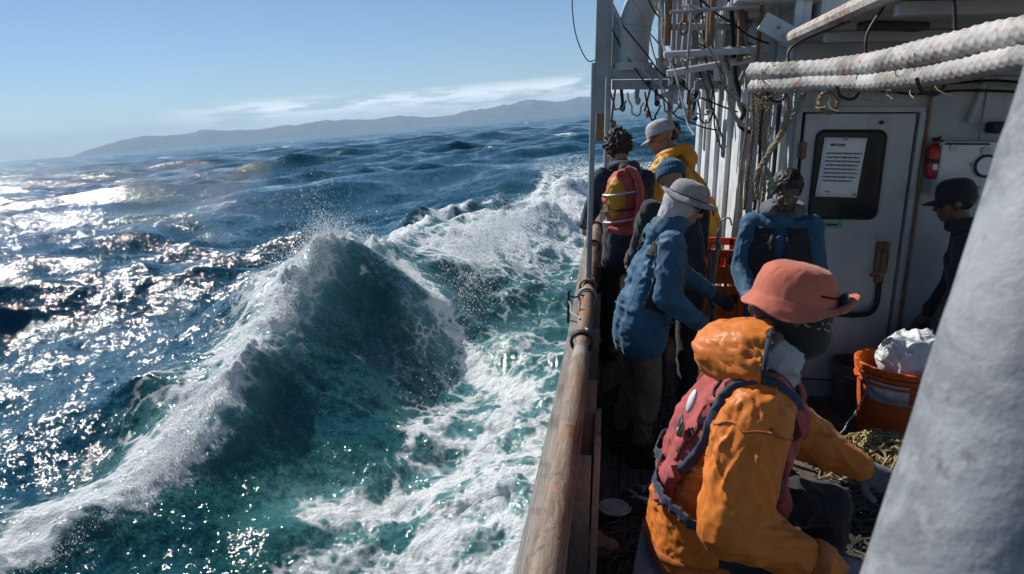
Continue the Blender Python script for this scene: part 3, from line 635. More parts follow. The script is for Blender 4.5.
for i in range(30):
    y = rr_.uniform(5.0, 6.6); xx = rr_.uniform(.35, .95); z0 = rr_.uniform(2.2, 2.5); pipe('pipe', (xx, y, z0), (xx + rr_.uniform(-.03, .03), y, rr_.uniform(2.8, 3.6)), rr_.choice((.010, .014, .02, .028)), rr_.choice((M_GREY, M_WHITE, M_GREY, M_RUST)), 10)
for i in range(12):
    y = rr_.uniform(5.0, 6.6); z = rr_.uniform(2.25, 2.95); pipe('cross_pipe', (rr_.uniform(.3, .5), y, z), (rr_.uniform(.9, 1.1), y, z + rr_.uniform(-.05, .1)), rr_.choice((.012, .018, .026)), rr_.choice((M_GREY, M_WHITE, M_GREY)), 10)
for i in range(7):
    y = rr_.uniform(5.0, 6.4); z = rr_.uniform(2.1, 3.0); xx = rr_.uniform(.45, 1.0)
    MB().tube([(xx + .03*cos(q), y, z + .045*sin(q)) for q in np.linspace(0, 2*pi, 16, endpoint=False)], .010, 8, closed=True).box((xx, y, z + .07), (.03, .05, .07), None, .008).build('shackle', rr_.choice((M_RUST, M_DARK, M_GREY)), boat)
for i in range(3):
    MB().tube(wavy((.62 + .12*i, 5.3, 2.9), (1.08, 5.2 + .3*i, 1.9), .35, .05, seed=40 + i), .016, 8).build('hose', M_WROPE if i != 1 else M_BLK, boat)
# loose running lines
for k in range(16):
    y = rr_.uniform(5, 7.4); a = (rr_.uniform(-.1, .9), y, rr_.uniform(2.6, 3.6)); b = (rr_.uniform(.5, 1.1), y + rr_.uniform(-.8, .8), rr_.uniform(1.7, 2.6))
    o = MB().tube(wavy(a, b, rr_.uniform(.05, .3), .03, seed=k), .007, 6).build('rigging_line', rr_.choice((M_WROPE, M_ROPE, M_BLK)), boat)
MB().tube(curve([(-.42, 6.9, 3.55), (-.44, 6.9, 3.1), (-.40, 6.9, 2.75), (-.28, 6.9, 2.50), (-.17, 6.9, 2.55), (-.14, 6.9, 2.75)], 8), .006, 6).build('hanging_line', M_BLK, boat)
# ------------------------------------------------------------------ people
def remesh(mb, voxel, smooth=4, fac=.5):
    me = mb.mesh('tmp'); o = bpy.data.objects.new('tmp', me); COL.objects.link(o)
    r = o.modifiers.new('r', 'REMESH'); r.mode = 'VOXEL'; r.voxel_size = voxel; r.adaptivity = 0
    if smooth: s_ = o.modifiers.new('s', 'SMOOTH'); s_.factor = fac; s_.iterations = smooth
    dg = bpy.context.evaluated_depsgraph_get(); out = bpy.data.meshes.new_from_object(o.evaluated_get(dg))
    bpy.data.objects.remove(o); bpy.data.meshes.remove(me); return out
def vget(me, a='co'):
    x = np.empty(len(me.vertices)*3, np.float32); me.vertices.foreach_get(a, x); return x.reshape(-1, 3).astype(float)
def vset(me, co): me.vertices.foreach_set('co', np.asarray(co, np.float32).ravel()); me.update()
def wrinkle(me, amp=.010, scale=8., seed=0, bones=None, along=.85):
    """folds: sharp ridges drawn out along each bone, twisting round it, bunching across it at the joints"""
    co, no = vget(me), vget(me, 'normal')
    def rdg(p, sd, k=3.3): return np.clip(1 - np.abs(vnoise(p, sd))*k, -.12, 1)
    w = np.stack([fbm(co*scale*.45 + 9*k, 2, seed + 11*k) for k in range(3)], -1); lo = fbm(co*6 + seed, 2, seed + 8)
    if not bones:
        d = amp*(rdg(co*scale + 1.2*w, seed)*np.clip(.6 + lo, .1, 1.4) + .4*rdg(co*scale*2.2 + 1.8*w + 5, seed + 3)*np.clip(.5 + lo, 0, 1))
        vset(me, co + no*(d - amp*.25)[:, None]); return me
    tot = np.zeros(len(co)); W_ = np.zeros(len(co))
    for i, (a, b) in enumerate(bones):
        a, b = np.array(a), np.array(b); ax = b - a; L = np.linalg.norm(ax); ax = ax/L; rel = co - a; s_ = rel @ ax; t = np.clip(s_/L, 0, 1); r = np.linalg.norm(rel - (t*L)[:, None]*ax, axis=1)
        rad = rel - s_[:, None]*ax; d = 0
        for j, (tw, sc, am) in enumerate(((9., 1., 1.), (-7., 1.25, .8), (3., 2.3, .45))):
            al = s_*tw + .8*fbm(co*5, 2, seed + j); c, sn = np.cos(al)[:, None], np.sin(al)[:, None]; q = rad*c + np.cross(ax, rad)*sn + ax*(s_*(1 - along))[:, None]
            d = d + am*rdg(q*scale*sc + .55*w + 3.7*j + 9*i, seed + j)*np.clip(.45 + 1.3*fbm(co*7 + 3*j, 2, seed + 20 + j), 0, 1.2)
        jn = sstep(.22, .0, np.minimum(t, 1 - t)*L/.30); cross = rdg((rad*.35 + ax*s_[:, None]*1.25)*scale*1.5 + .8*w, seed + 6)
        d = d*(1 - .4*jn) + .95*jn*cross*np.clip(.5 + lo, .1, 1.2); wt = np.exp(-(r/.045)**2) + 1e-9; tot += wt*d; W_ += wt
    vset(me, co + no*(amp*(tot/W_) - amp*.3)[:, None]); return me
def clip(me, keep):
    bm = bmesh.new(); bm.from_mesh(me); bm.verts.ensure_lookup_table()
    bmesh.ops.delete(bm, geom=[v for v, k in zip(bm.verts, keep) if not k], context='VERTS'); bm.to_mesh(me); bm.free(); return me
def solidify(me, th):
    o = bpy.data.objects.new('tmp', me); COL.objects.link(o); m = o.modifiers.new('s', 'SOLIDIFY'); m.thickness = th; m.offset = 1
    dg = bpy.context.evaluated_depsgraph_get(); out = bpy.data.meshes.new_from_object(o.evaluated_get(dg)); bpy.data.objects.remove(o); return out

def skinmat(name, c):
    t = NT(name); n = t.noise(30, 5, .6, t.coord()); b = t.mix(t.rng(n, .35, .7), c, tuple(v*.7 for v in c))
    return t.done(t.bsdf(Base_Color=b, Roughness=.5, Subsurface_Weight=.12, Subsurface_Radius=(.012, .005, .003), Subsurface_Scale=.5, Normal=t.bump(n, .1, .003)))
SK_T = skinmat('tan_skin', (.36, .19, .125)); SK_D = skinmat('dark_skin', (.125, .068, .047)); SK_B = skinmat('brown_skin', (.16, .085, .055))
M_EYE = plain('eye_white', (.6, .58, .55), .3, .1); M_HAIR = plain('black_hair', (.012, .010, .009), .55, .4, 60, .5)
M_HAIRB = plain('dark_brown_hair', (.035, .026, .02), .6, .5, 60, .5)
M_BOOT = plain('rubber_boot', (.035, .034, .033), .38, .4, 20)
M_GLOVE = plain('dark_glove', (.022, .024, .03), .7, .4, 50)

class Fig: pass
FIGS = []
def hand_into(mb, w, d, n, side, k=1.0, grow=0., curl=.55):
    """palm, four fingers with two bends, thumb off the side; w wrist, d pointing, n palm normal"""
    d = Vector(d).normalized(); n = (Vector(n) - d*Vector(n).dot(d)).normalized(); x = d.cross(n)*side
    kn = w + d*.085*k
    for j, off in enumerate((-.030, -.010, .010, .030)):
        mb.cap(w + d*.012 + x*off*.55*k, kn + x*off*k, (.016 + grow)*k, (.013 + grow)*k, 8)
    for j, (off, L) in enumerate(((-.033, .058), (-.011, .072), (.011, .078), (.033, .068))):
        p = kn + x*off*k; dirc = d
        for q, f in enumerate((.45, .32, .25)):
            a = curl*(.55 + .5*q); dd = (d*cos(a) + n*sin(a)).normalized(); e = p + dd*L*f*k*1.25
            mb.cap(p, e, (.0092 - .0008*q + grow)*k, (.0086 - .0008*q + grow)*k, 8); p = e
    b = w + d*.022*k + x*.034*k; m = b + (d*.6 + x*.65 + n*.35).normalized()*.040*k; e = m + (d*.9 + x*.1 + n*.45).normalized()*.034*k
    mb.cap(w + d*.01, b, (.017 + grow)*k, (.014 + grow)*k, 8); mb.cap(b, m, (.0125 + grow)*k, (.0105 + grow)*k, 8); mb.cap(m, e, (.0105 + grow)*k, (.0085 + grow)*k, 8)

def figure(label, head=None, foot=0., yaw=0, lean=10, side=0, hyaw=0, hpitch=10, hroll=0, s=1.0, armR=((.2, 0, -1), (.1, .5, -.8)), armL=((-.2, 0, -1), (-.1, .5, -.8)),
           legR=((.04, .05, -1), (0, -.03, -1)), legL=((-.04, .05, -1), (0, -.03, -1)), skin=None, jacket=None, trousers=None, boots=True, fat=1.0, vox=.012, wr=.011, seat=None,
           glove=None, seed=0, group=None, af=1.08):
    f = Fig(); Rz = Matrix.Rotation(radians(yaw), 3, 'Z'); B = Rz @ Matrix.Rotation(radians(side), 3, 'Y') @ Matrix.Rotation(radians(-lean), 3, 'X')
    Hm = Rz @ Matrix.Rotation(radians(-hyaw), 3, 'Z') @ Matrix.Rotation(radians(hroll), 3, 'Y') @ Matrix.Rotation(radians(-hpitch), 3, 'X')
    V = Vector; pel = V((0, 0, 0)); nb = pel + B @ V((0, -.01, .50))*s
    up = (B @ V((0, 0, 1)) + Hm @ V((0, 0, 1))).normalized(); hc = nb + (B @ V((0, .02, 0)) + up*.085)*s + Hm @ V((0, .02, .095))*s
    J = {}
    for q, sg, arm, leg in (('R', 1, armR, legR), ('L', -1, armL, legL)):
        sh = nb + B @ V((sg*.175, 0, -.06))*s; el = sh + (Rz @ V(arm[0]).normalized())*.29*s; wr_ = el + (Rz @ V(arm[1]).normalized())*.255*s
        hp = pel + Rz @ V((sg*.09, 0, -.03))*s; kn = hp + (Rz @ V(leg[0]).normalized())*.43*s; an = kn + (Rz @ V(leg[1]).normalized())*.42*s
        J[q] = (sh, el, wr_, hp, kn, an)
    lowest = min(J['R'][5].z, J['L'][5].z); base = V((0, 0, lowest - .085*s))          # point on the deck below the pelvis
    mv = -base; loc = V((head[0], head[1], foot)) - V((hc.x, hc.y, 0))
    P = lambda v: v + mv
    pel, nb, hc = P(pel), P(nb), P(hc)
    for q in J: J[q] = tuple(P(v) for v in J[q])
    f.B, f.H, f.hc, f.nb, f.pel, f.J, f.s, f.Rz, f.loc = B, Hm, hc, nb, pel, J, s, Rz, loc
    hw = V(hc) + loc; FIGS.append((label[:30], tuple(round(v, 2) for v in hw), tuple(round(v, 2) for v in pel + loc)))
    # ---- body: one continuous skin
    mb = MB(); b = lambda x, y, z: pel + B @ V((x, y, z))*s
    for x in (-.055, .055): mb.cap(b(x, 0, -.02), b(x, 0, .36), .084*s, .070*s)
    mb.cap(b(-.11, 0, .40), b(.11, 0, .40), .05*s, .05*s); mb.cap(nb, hc - Hm @ V((0, .02, .05))*s, .056*s, .052*s)
    for q, sg in (('R', 1), ('L', -1)):
        sh, el, w, hp, kn, an = J[q]
        mb.cap(sh, el, .044*s, .037*s); mb.cap(el, w, .037*s, .026*s); mb.cap(hp, kn, .07*s, .052*s); mb.cap(kn, an, .050*s, .036*s)
        mb.cap(an - V((0, 0, .04*s)), an + (Rz @ V((sg*.03, .15, -.055)))*s, .035*s, .028*s)
        dirf = (w - el).normalized(); hand_into(mb, w, dirf, Rz @ V((-sg*.8, .3, -.3)), -sg, s)
    H = lambda x, y, z: hc + Hm @ V((x, y, z))*s
    He = Hm.to_4x4()
    def E(x, y, z, a, b_, c): mb.ell(H(x, y, z), (a*s, b_*s, c*s), 16, He)
    E(0, -.015, .035, .074, .093, .082); E(0, .025, -.035, .058, .066, .075); E(0, .050, -.088, .030, .030, .026); E(0, .01, -.07, .05, .055, .04)
    mb.cap(H(0, .088, .010), H(0, .106, -.028), .011*s, .015*s, 8)
    for sg in (-1, 1):
        mb.cap(H(sg*.015, .083, .026), H(sg*.048, .068, .026), .012*s, .010*s, 8); E(sg*.040, .058, -.025, .022, .02, .022); E(sg*.076, -.008, -.005, .010, .022, .032); mb.cap(H(0, .106, -.028), H(sg*.014, .094, -.032), .011*s, .008*s, 8)
    mb.cap(H(-.020, .080, -.060), H(.020, .080, -.060), .010*s, .010*s, 8); mb.cap(H(-.016, .080, -.073), H(.016, .080, -.073), .011*s, .011*s, 8)
    f.root = link('person', remesh(mb, max(.009, vox*.82), 2), skin or SK_T, None, loc); BOAT_HEAD = f.root
    tag(f.root, label, 'person', group)
    for sg in (-1, 1):
        e = MB().ell(H(sg*.031, .0735, .008), .0125*s, 12).build('eye', M_EYE, f.root); MB().ell(H(sg*.031, .0845, .007), (.006*s, .0035*s, .006*s), 10, He).build('iris', M_BLK, e)
    # ---- clothes
    def torso(m, g, z0=-.06, z1=.42):
        for x in (-.07, .07): m.cap(b(x, .0, z0), b(x*1.2, .0, .24), (.100*fat + g)*s, (.105*fat + g)*s); m.cap(b(x*1.2, .0, .24), b(x*1.05, -.01, z1), (.105*fat + g)*s, (.078 + g)*s)
        m.cap(b(0, .03, z0), b(0, .02, .32), (.105*fat + g)*s, (.10*fat + g)*s)
    f.torso = torso
    if jacket is not None:
        m = MB(); torso(m, .0, -.10); zz = -.17 if seat is None else -.12
        for x in (-.065, .065): m.cap(b(x, .0, .05), pel + (B @ V((x, 0, 0)) + Rz @ V((0, 0, zz)))*s, .112*fat*s, .116*fat*s)
        m.cap(b(0, .03, .02), pel + Rz @ V((0, .03, zz))*s, .112*fat*s, .116*fat*s); m.cap(b(0, -.03, .02), pel + Rz @ V((0, -.03, zz))*s, .110*fat*s, .114*fat*s)
        for q, sg in (('R', 1), ('L', -1)):
            sh, el, w, *_ = J[q]
            m.cap(b(sg*.05, -.01, .425), sh, .070*s, .068*s); m.cap(sh, el, .070*af*s, .064*af*s); m.cap(el, w + (el - w)*.02, .063*af*s, .047*s)
        m.cap(nb - B @ V((0, 0, .03))*s, nb + up*.035*s, .078*s, .070*s)
        bones = [(pel, b(0, 0, .25)), (b(0, 0, .25), nb)] + [x for q in 'RL' for x in ((J[q][0], J[q][1]), (J[q][1], J[q][2]))]
        f.jacket = link('jacket', wrinkle(remesh(m, vox, 2), wr*s, 15, seed, bones), jacket, f.root)
    if trousers is not None:
        m = MB(); m.cap(b(-.06, 0, -.04), b(.06, 0, -.04), .088*s, .088*s); m.cap(b(0, -.03, -.03), b(0, .03, -.03), .09*s, .09*s)
        for q in 'RL': sh, el, w, hp, kn, an = J[q]; m.cap(hp, kn, .086*s, .078*s); m.cap(kn, an + V((0, 0, .10*s)), .077*s, .068*s)
        f.trousers = link('trousers', wrinkle(remesh(m, max(.011, vox), 2), wr*1.1*s, 11, seed + 40, [x for q in 'RL' for x in ((J[q][3], J[q][4]), (J[q][4], J[q][5]))], .3), trousers, f.root)
    if boots:
        for q, sg in (('R', 1), ('L', -1)):
            kn, an = J[q][4], J[q][5]; fd = Rz @ V((sg*.12, 1, 0)).normalized(); m = MB(); g = V((0, 0, .085*s)) ; a0 = an - g
            m.cap(an + (kn - an)*.55, an, .066*s, .056*s); m.cap(a0 + V((0, 0, .05*s)) - fd*.05*s, a0 + V((0, 0, .045*s)) + fd*.17*s, .048*s, .042*s); m.cap(an, a0 + V((0, 0, .06*s)) + fd*.09*s, .055*s, .046*s)
            bt = link('boot', remesh(m, .012, 2), M_BOOT, f.root); co = vget(bt.data); co[:, 2] = np.maximum(co[:, 2], a0.z + .012*s); vset(bt.data, co)
            MB().box(a0 + V((0, 0, .012*s)) + fd*.06*s, (.085*s, .29*s, .022*s), Matrix.Rotation(atan2(fd.y, fd.x) - pi/2, 4, 'Z'), .009).build('sole', M_BLK, bt)
    if glove is not None:
        for q, sg in (('R', 1), ('L', -1)):
            sh, el, w, *_ = J[q]; m = MB(); hand_into(m, w, (w - el), Rz @ V((-sg*.8, .3, -.3)), -sg, s, .003); m.cap(w + (el - w)*.22, w, .038*s, .030*s)
            link('glove', remesh(m, .0075, 2), glove, f.root)
    f.Hp = H; f.He = He; f.b = b
    return f
def vest(f, mat, name='vest', g=.022, z0=.02, z1=.435, seed=1, wr=.006, where=None):
    m = MB(); f.torso(m, g, -.05, .41)
    me = remesh(m, .011, 2); Bi = f.B.inverted(); lc = (vget(me) - np.array(f.pel)) @ np.array(Bi).T/f.s
    keep = (lc[:, 2] > z0) & (lc[:, 2] < z1)
    if where is not None: keep &= where(lc)
    me = wrinkle(solidify(clip(me, keep), .014), wr*f.s, 14, seed, [(f.pel, f.b(0, 0, .25)), (f.b(0, 0, .25), f.nb)]); v = link(name, me, mat, f.root)
    return v
def band(f, mat, z0, z1, g=.036, name='belt', parent=None):
    m = MB(); f.torso(m, g, -.05, .41); me = remesh(m, .011, 2); Bi = f.B.inverted(); lc = (vget(me) - np.array(f.pel)) @ np.array(Bi).T/f.s
    return link(name, solidify(clip(me, (lc[:, 2] > z0) & (lc[:, 2] < z1)), .006), mat, parent or f.root)
def collar_hood(f, mat, r0=.035, r1=.062, back=.04, lift=.0, seed=0, name='hood'):
    """hood pushed back: thick roll round the neck, fuller behind"""
    pts, rs = [], []
    for a in np.linspace(-150, 150, 25):
        q = radians(a - 90); k = .5 + .5*cos(radians(a)); pts.append(f.nb + f.B @ Vector(((.085 + .012*k)*cos(q), (.088 + .03*k)*sin(q) - back*k, .035 + lift - .02*k + .02*(1 - k)))*f.s); rs.append((r0 + (r1 - r0)*k)*f.s)
    m = MB().tube(pts, rs, 14); m.ell(f.nb + f.B @ Vector((0, -.12 - back, -.05 + lift))*f.s, (.10*f.s, .05*f.s, .09*f.s), 16, f.B.to_4x4())
    return link(name, wrinkle(remesh(m, .010, 3), .005, 14, seed), mat, f.root)
def hat(f, prof, mat, tilt=(0, 0), dz=.0, wob=None, name='hat', n=48, th=.004, dy=-.01, parent=None):
    M = Matrix.Translation(f.Hp(0, dy, dz)) @ f.He @ Matrix.Rotation(radians(tilt[0]), 4, 'X') @ Matrix.Rotation(radians(tilt[1]), 4, 'Y') @ Matrix.Scale(f.s, 4) @ Matrix.Diagonal((1, 1.13, 1, 1))
    me = solidify(MB().lathe(prof, n, M, wob).mesh(name), th); return link(name, me, mat, parent or f.root), M
def smoothprof(pr, n=5): return [(max(.0005, p.x), p.y) for p in curve([(a, b, 0) for a, b in pr], n)]
def beanie(f, mat, tall=.115, seed=0):
    pr = smoothprof([(.0005, tall), (.04, tall - .006), (.072, tall - .035), (.088, .06), (.091, .02), (.09, -.01)])
    h, M = hat(f, pr, mat, (-8, 0), .028, lambda i, q, r, z: (r*(1 + .012*sin(q*26)), z), 'beanie', 104)
    MB().lathe(smoothprof([(.089, -.022), (.098, -.018), (.101, .005), (.098, .028), (.090, .03)], 3), 104, M, lambda i, q, r, z: (r*(1 + .014*sin(q*26)), z)).build('cuff', mat, h); return h
def hair(f, mat, amp=.014, scale=26, seed=0, low=-.02, g=.012):
    m = MB(); m.ell(f.Hp(0, -.020, .040), ((.074 + g)*f.s, (.093 + g)*f.s, (.082 + g)*f.s), 40, f.He); me = remesh(m, .006, 0)
    lc = (vget(me) - np.array(f.hc)) @ np.array(f.H.inverted()).T/f.s
    keep = (lc[:, 2] > low + .35*np.clip(lc[:, 1] + .02, 0, 1)*2.4) | (lc[:, 1] < -.02) & (lc[:, 2] > -.06)
    me = clip(me, keep); co, no = vget(me), vget(me, 'normal'); vset(me, co + no*(amp*np.abs(fbm(co*scale, 3, seed)*2.2))[:, None])
    return link('hair', me, mat, f.root)

C_ORANGE = cloth('orange_oilskin', (.62, .185, .026), (.52, .14, .02), .46, 8, 500, .55, .05, .3)
def drape(f, P, off=.006):
    from mathutils.bvhtree import BVHTree
    me = f.jacket.data; t = BVHTree.FromPolygons([v.co[:] for v in me.vertices], [p.vertices[:] for p in me.polygons]); out = []
    for p in P:
        c, n, i, d = t.find_nearest(Vector(p)); out.append((c + n*off, n))
    return out
def strap(f, pts, w, mat, name, parent, th=.007, off=.007, n=8):
    D = drape(f, curve(pts, n), off); V = []; m = len(D); C_ = [d[0] for d in D]
    for _ in range(2): C_ = [C_[0]] + [(C_[i-1] + C_[i]*2 + C_[i+1])/4 for i in range(1, m - 1)] + [C_[-1]]
    for i in range(m):
        tg = (C_[min(i+1, m-1)] - C_[max(i-1, 0)]).normalized(); nn = D[i][1]; x = tg.cross(nn).normalized(); nn = x.cross(tg).normalized()
        for k in (-1, -.6, 0, .6, 1): V.append(C_[i] + x*w*k + nn*th*(1 - .8*k**4))
        for k in (1, 0, -1): V.append(C_[i] + x*w*k - nn*.02)
    F = [(8*i + j, 8*i + (j+1) % 8, 8*i + 8 + (j+1) % 8, 8*i + 8 + j) for i in range(m - 1) for j in range(8)] + [tuple(range(8)), tuple((m-1)*8 + k for k in range(8))[::-1]]
    return MB().add(V, F).build(name, mat, parent, sharp=50)
C_RED = cloth('faded_red_vest', (.40, .075, .065), (.30, .05, .05), .7, 8, 700, .3)
C_NAVYB = cloth('dark_blue_webbing', (.03, .045, .085), None, .7, 12)
C_BLUE = cloth('blue_jacket', (.026, .105, .19), (.019, .076, .14), .62, 6, 600, .35)
C_BLACK = cloth('black_cloth', (.022, .022, .025), None, .75, 10)
C_OLIVE = cloth('olive_trousers', (.15, .122, .08), (.10, .082, .055), .85, 7)
C_GREYH = cloth('light_grey_cloth', (.44, .45, .47), (.34, .35, .37), .85, 10)
C_HATG = cloth('grey_hat_cloth', (.30, .285, .29), (.23, .22, .225), .85, 10)
C_SALMON = cloth('salmon_hat_cloth', (.52, .145, .088), (.43, .115, .07), .85, 12, 700, .25, .2, .15)
C_YELL = cloth('yellow_oilskin', (.56, .28, .022), (.46, .22, .02), .55, 6, 500, .35, .05)
C_NAVY = cloth('navy_jacket', (.022, .034, .055), None, .75, 8)
C_DGREY = cloth('charcoal_jacket', (.035, .037, .042), None, .8, 8)
C_BEAN = cloth('teal_blue_knit', (.025, .095, .16), None, .95, 30)
C_NBEAN = cloth('navy_knit', (.012, .028, .075), None, .95, 30)
C_HOODG = cloth('slate_grey_hood', (.12, .145, .175), None, .8, 8)
BUCKET = smoothprof([(.0005, .112), (.042, .108), (.074, .090), (.092, .055), (.099, .012), (.105, .002), (.121, -.012), (.140, -.030)])

# 1: orange jacket, salmon hat, seated in the foreground with his back to the rail
p1 = figure('person in orange jacket, red life vest and salmon bucket hat bent over in the foreground', (.572, 2.16), 0, yaw=-95, lean=16, side=6, hyaw=-8, hpitch=13, hroll=-8, s=1.13,
            armR=((.34, -.20, -1), (.0, .95, -.30)), armL=((-.3, .5, -.8), (.2, .9, -.4)), legR=((.30, .9, -.06), (0, -.05, -1)), legL=((-.25, .92, -.06), (0, -.05, -1)),
            skin=SK_B, jacket=C_ORANGE, trousers=C_BLACK, fat=1.22, af=1.42, vox=.0075, wr=.0125, glove=cloth('grey_work_glove', (.16, .17, .19)), seed=5, seat=1)
v1 = vest(p1, C_RED, 'life_vest', .026, .04, .425, 3, .012, lambda l: (np.abs(l[:, 0]) < .135) & (np.abs(l[:, 1]) > .03))
band(p1, C_NAVYB, .085, .125, .054, 'belt', v1)
# padded red yoke over each shoulder, edged with dark webbing
for sg in (-1, 1):
    pts = [p1.b(sg*.125, -.20, .05), p1.b(sg*.13, -.20, .22), p1.b(sg*.125, -.17, .38), p1.b(sg*.12, -.08, .52), p1.b(sg*.115, .04, .55), p1.b(sg*.11, .16, .44), p1.b(sg*.11, .20, .30), p1.b(sg*.11, .21, .10)]
    strap(p1, pts, .042, C_RED, 'shoulder_pad', v1, .016, .012); off_ = [p + p1.B @ Vector((sg*.048, 0, 0)) for p in pts]
    strap(p1, off_, .013, C_NAVYB, 'webbing', v1, .010, .012); strap(p1, pts[1:], .010, C_DGREY, 'webbing', v1, .022, .016)
MB().box(p1.b(.115, -.165, .30), (.05, .018, .035), p1.B.to_4x4(), .005).tube([p1.b(.095, -.172, .29), p1.b(.135, -.172, .29), p1.b(.135, -.172, .33), p1.b(.095, -.172, .33)], .005, 8, closed=True).build('buckle', plain('steel_buckle', (.4, .4, .42), .3, .2, metal=1.), v1)
MB().ell(p1.b(.10, -.165, .385), (.030, .012, .042), 16, p1.B.to_4x4()).build('reflective_patch', plain('pale_patch', (.62, .63, .64), .5), v1)
MB().box(p1.b(.16, .145, .17), (.12, .05, .17), p1.B.to_4x4(), .02).build('vest_pocket', C_RED, v1)
# sewn seams, cuffs and hem
sh_, el_, wr_ = p1.J['R'][:3]; da = (el_ - sh_).normalized(); ux = da.orthogonal().normalized(); uy = da.cross(ux)
C_SEAM = cloth('orange_seam', (.42, .11, .016), None, .6, 10)
for c_, rr_s in ((sh_ + da*.03, .16),): strap(p1, [c_ + (ux*cos(q) + uy*sin(q))*rr_s for q in np.linspace(0, 2*pi, 13)], .0035, C_SEAM, 'seam', p1.jacket, .002, .0010, 5)
fa = (wr_ - el_).normalized(); fx = fa.orthogonal().normalized(); fy = fa.cross(fx)
strap(p1, [el_.lerp(wr_, .90) + (fx*cos(q) + fy*sin(q))*.09 for q in np.linspace(0, 2*pi, 13)], .020, C_SEAM, 'cuff', p1.jacket, .006, .002, 5)
strap(p1, [p1.pel + p1.Rz @ Vector((.24*cos(q), .24*sin(q), -.10)) for q in np.linspace(0, 2*pi, 25)], .012, C_SEAM, 'hem', p1.jacket, .005, .002, 4)
# hood pushed back off the head, gathered at the rim, with a grey lining
ax = (p1.B @ Vector((.22, .90, .30))).normalized(); ce = p1.nb + p1.B @ Vector((.02, -.03, .05))*p1.s
zq = ax.to_track_quat('Z', 'Y').to_matrix().to_4x4() @ Matrix.Diagonal((1.12, .80, 1, 1))
HP_ = smoothprof([(.0005, -.185), (.045, -.175), (.088, -.14), (.120, -.085), (.134, -.03), (.136, .02), (.132, .045)])
def hoodwob(i, q, r, z):
    e = i/len(HP_); g_ = .0065*sin(q*27 + 2*sin(q*3) + 3*e)*sstep(.45, 1., e) + .007*sin(q*4 + z*16); return r*(1 + .10*cos(2*q)) + g_, z + .006*sin(q*17)*e
hm_ = solidify(MB().lathe(HP_, 72, Matrix.Translation(ce) @ zq, hoodwob).mesh('hood'), .007); link('hood', wrinkle(wrinkle(hm_, .010, 17, 4, [(ce - ax*.25, ce + ax*.1)]), .010, 11, 14), C_ORANGE, p1.root)
LP = [(r*.955, z + .004) for r, z in HP_]
hl = solidify(MB().lathe(LP, 72, Matrix.Translation(ce) @ zq, hoodwob).mesh('hood_lining'), -.003); link('hood_lining', hl, C_GREYH, p1.root)
MB().tube([Matrix.Translation(ce) @ zq @ Vector((.142*(1 + .1*cos(2*q))*cos(q), .142*(1 + .1*cos(2*q))*sin(q), .045)) for q in np.linspace(0, 2*pi, 60, endpoint=False)], .008, 8, closed=True).build('hood_trim', C_NAVY, p1.root)
# soft grey scarf between hood and neck, black gaiter over the face
m = MB(); m.cap(p1.nb + p1.B @ Vector((0, .03, .0)), p1.Hp(0, -.0, -.13), .078*p1.s, .070*p1.s); link('scarf', wrinkle(remesh(m, .009, 2), .012, 12, 9), C_GREYH, p1.root)
m = MB(); m.ell(p1.Hp(0, .0, .0), (.088*p1.s, .108*p1.s, .080*p1.s), 24, p1.He); m.ell(p1.Hp(0, .035, -.055), (.072*p1.s, .083*p1.s, .070*p1.s), 24, p1.He)
ga = link('face_gaiter', wrinkle(remesh(m, .008, 2), .005, 16, 6), C_BLACK, p1.root)
for k in range(3): MB().tube([p1.Hp(.084 - .012*k, .02 + .03*k + .012*cos(a), -.012 + .010*sin(a)) for a in np.linspace(.4, 5.2, 12)], .0022, 6).build('printed_mark', C_GREYH, ga)
def brim1(i, q, r, z):
    e = sstep(.098, .116, np.float64(r)); fr = max(0, sin(q)); return r*(1 + .24*e*fr), z + e*(.060*fr**2 - .012*(1 - fr) - .010*cos(q*2 + .6) + .006*sin(q*5))
h1, HM1 = hat(p1, smoothprof([(.0005, .106), (.045, .102), (.076, .084), (.091, .050), (.096, .012), (.100, .001), (.108, -.010), (.116, -.021)]), C_SALMON, (2, 2), .030, brim1, 'bucket_hat', 64, .005)
wrinkle(h1.data, .0035, 16, 8)
for k in range(6):
    rr0 = [(.131 + .004*k, -.010 - .004*k)]; MB().tube([HM1 @ Vector((brim1(0, q, .101 + .0025*k, -.002 - .004*k)[0]*cos(q), brim1(0, q, .101 + .0025*k, 0)[0]*sin(q), brim1(0, q, .101 + .0025*k, -.001 - .0045*k)[1] + .004)) for q in np.linspace(0, 2*pi, 60, endpoint=False)], .0009, 4, closed=True).build('stitching', C_SALMON, h1)
sg_ = MB().tube([HM1 @ Vector((.097*cos(q), .101*sin(q), .036)) for q in np.linspace(radians(20), radians(160), 24)], .004, 6); sgl = sg_.build('sunglasses', M_BLK, p1.root)
for sx_ in (-1, 1): MB().ell(HM1 @ Vector((sx_*.036, .104, .036)), (.031, .008, .024), 16, p1.He).build('lens', plain('blue_lens', (.02, .05, .09), .12, .2, spec=.8), sgl)

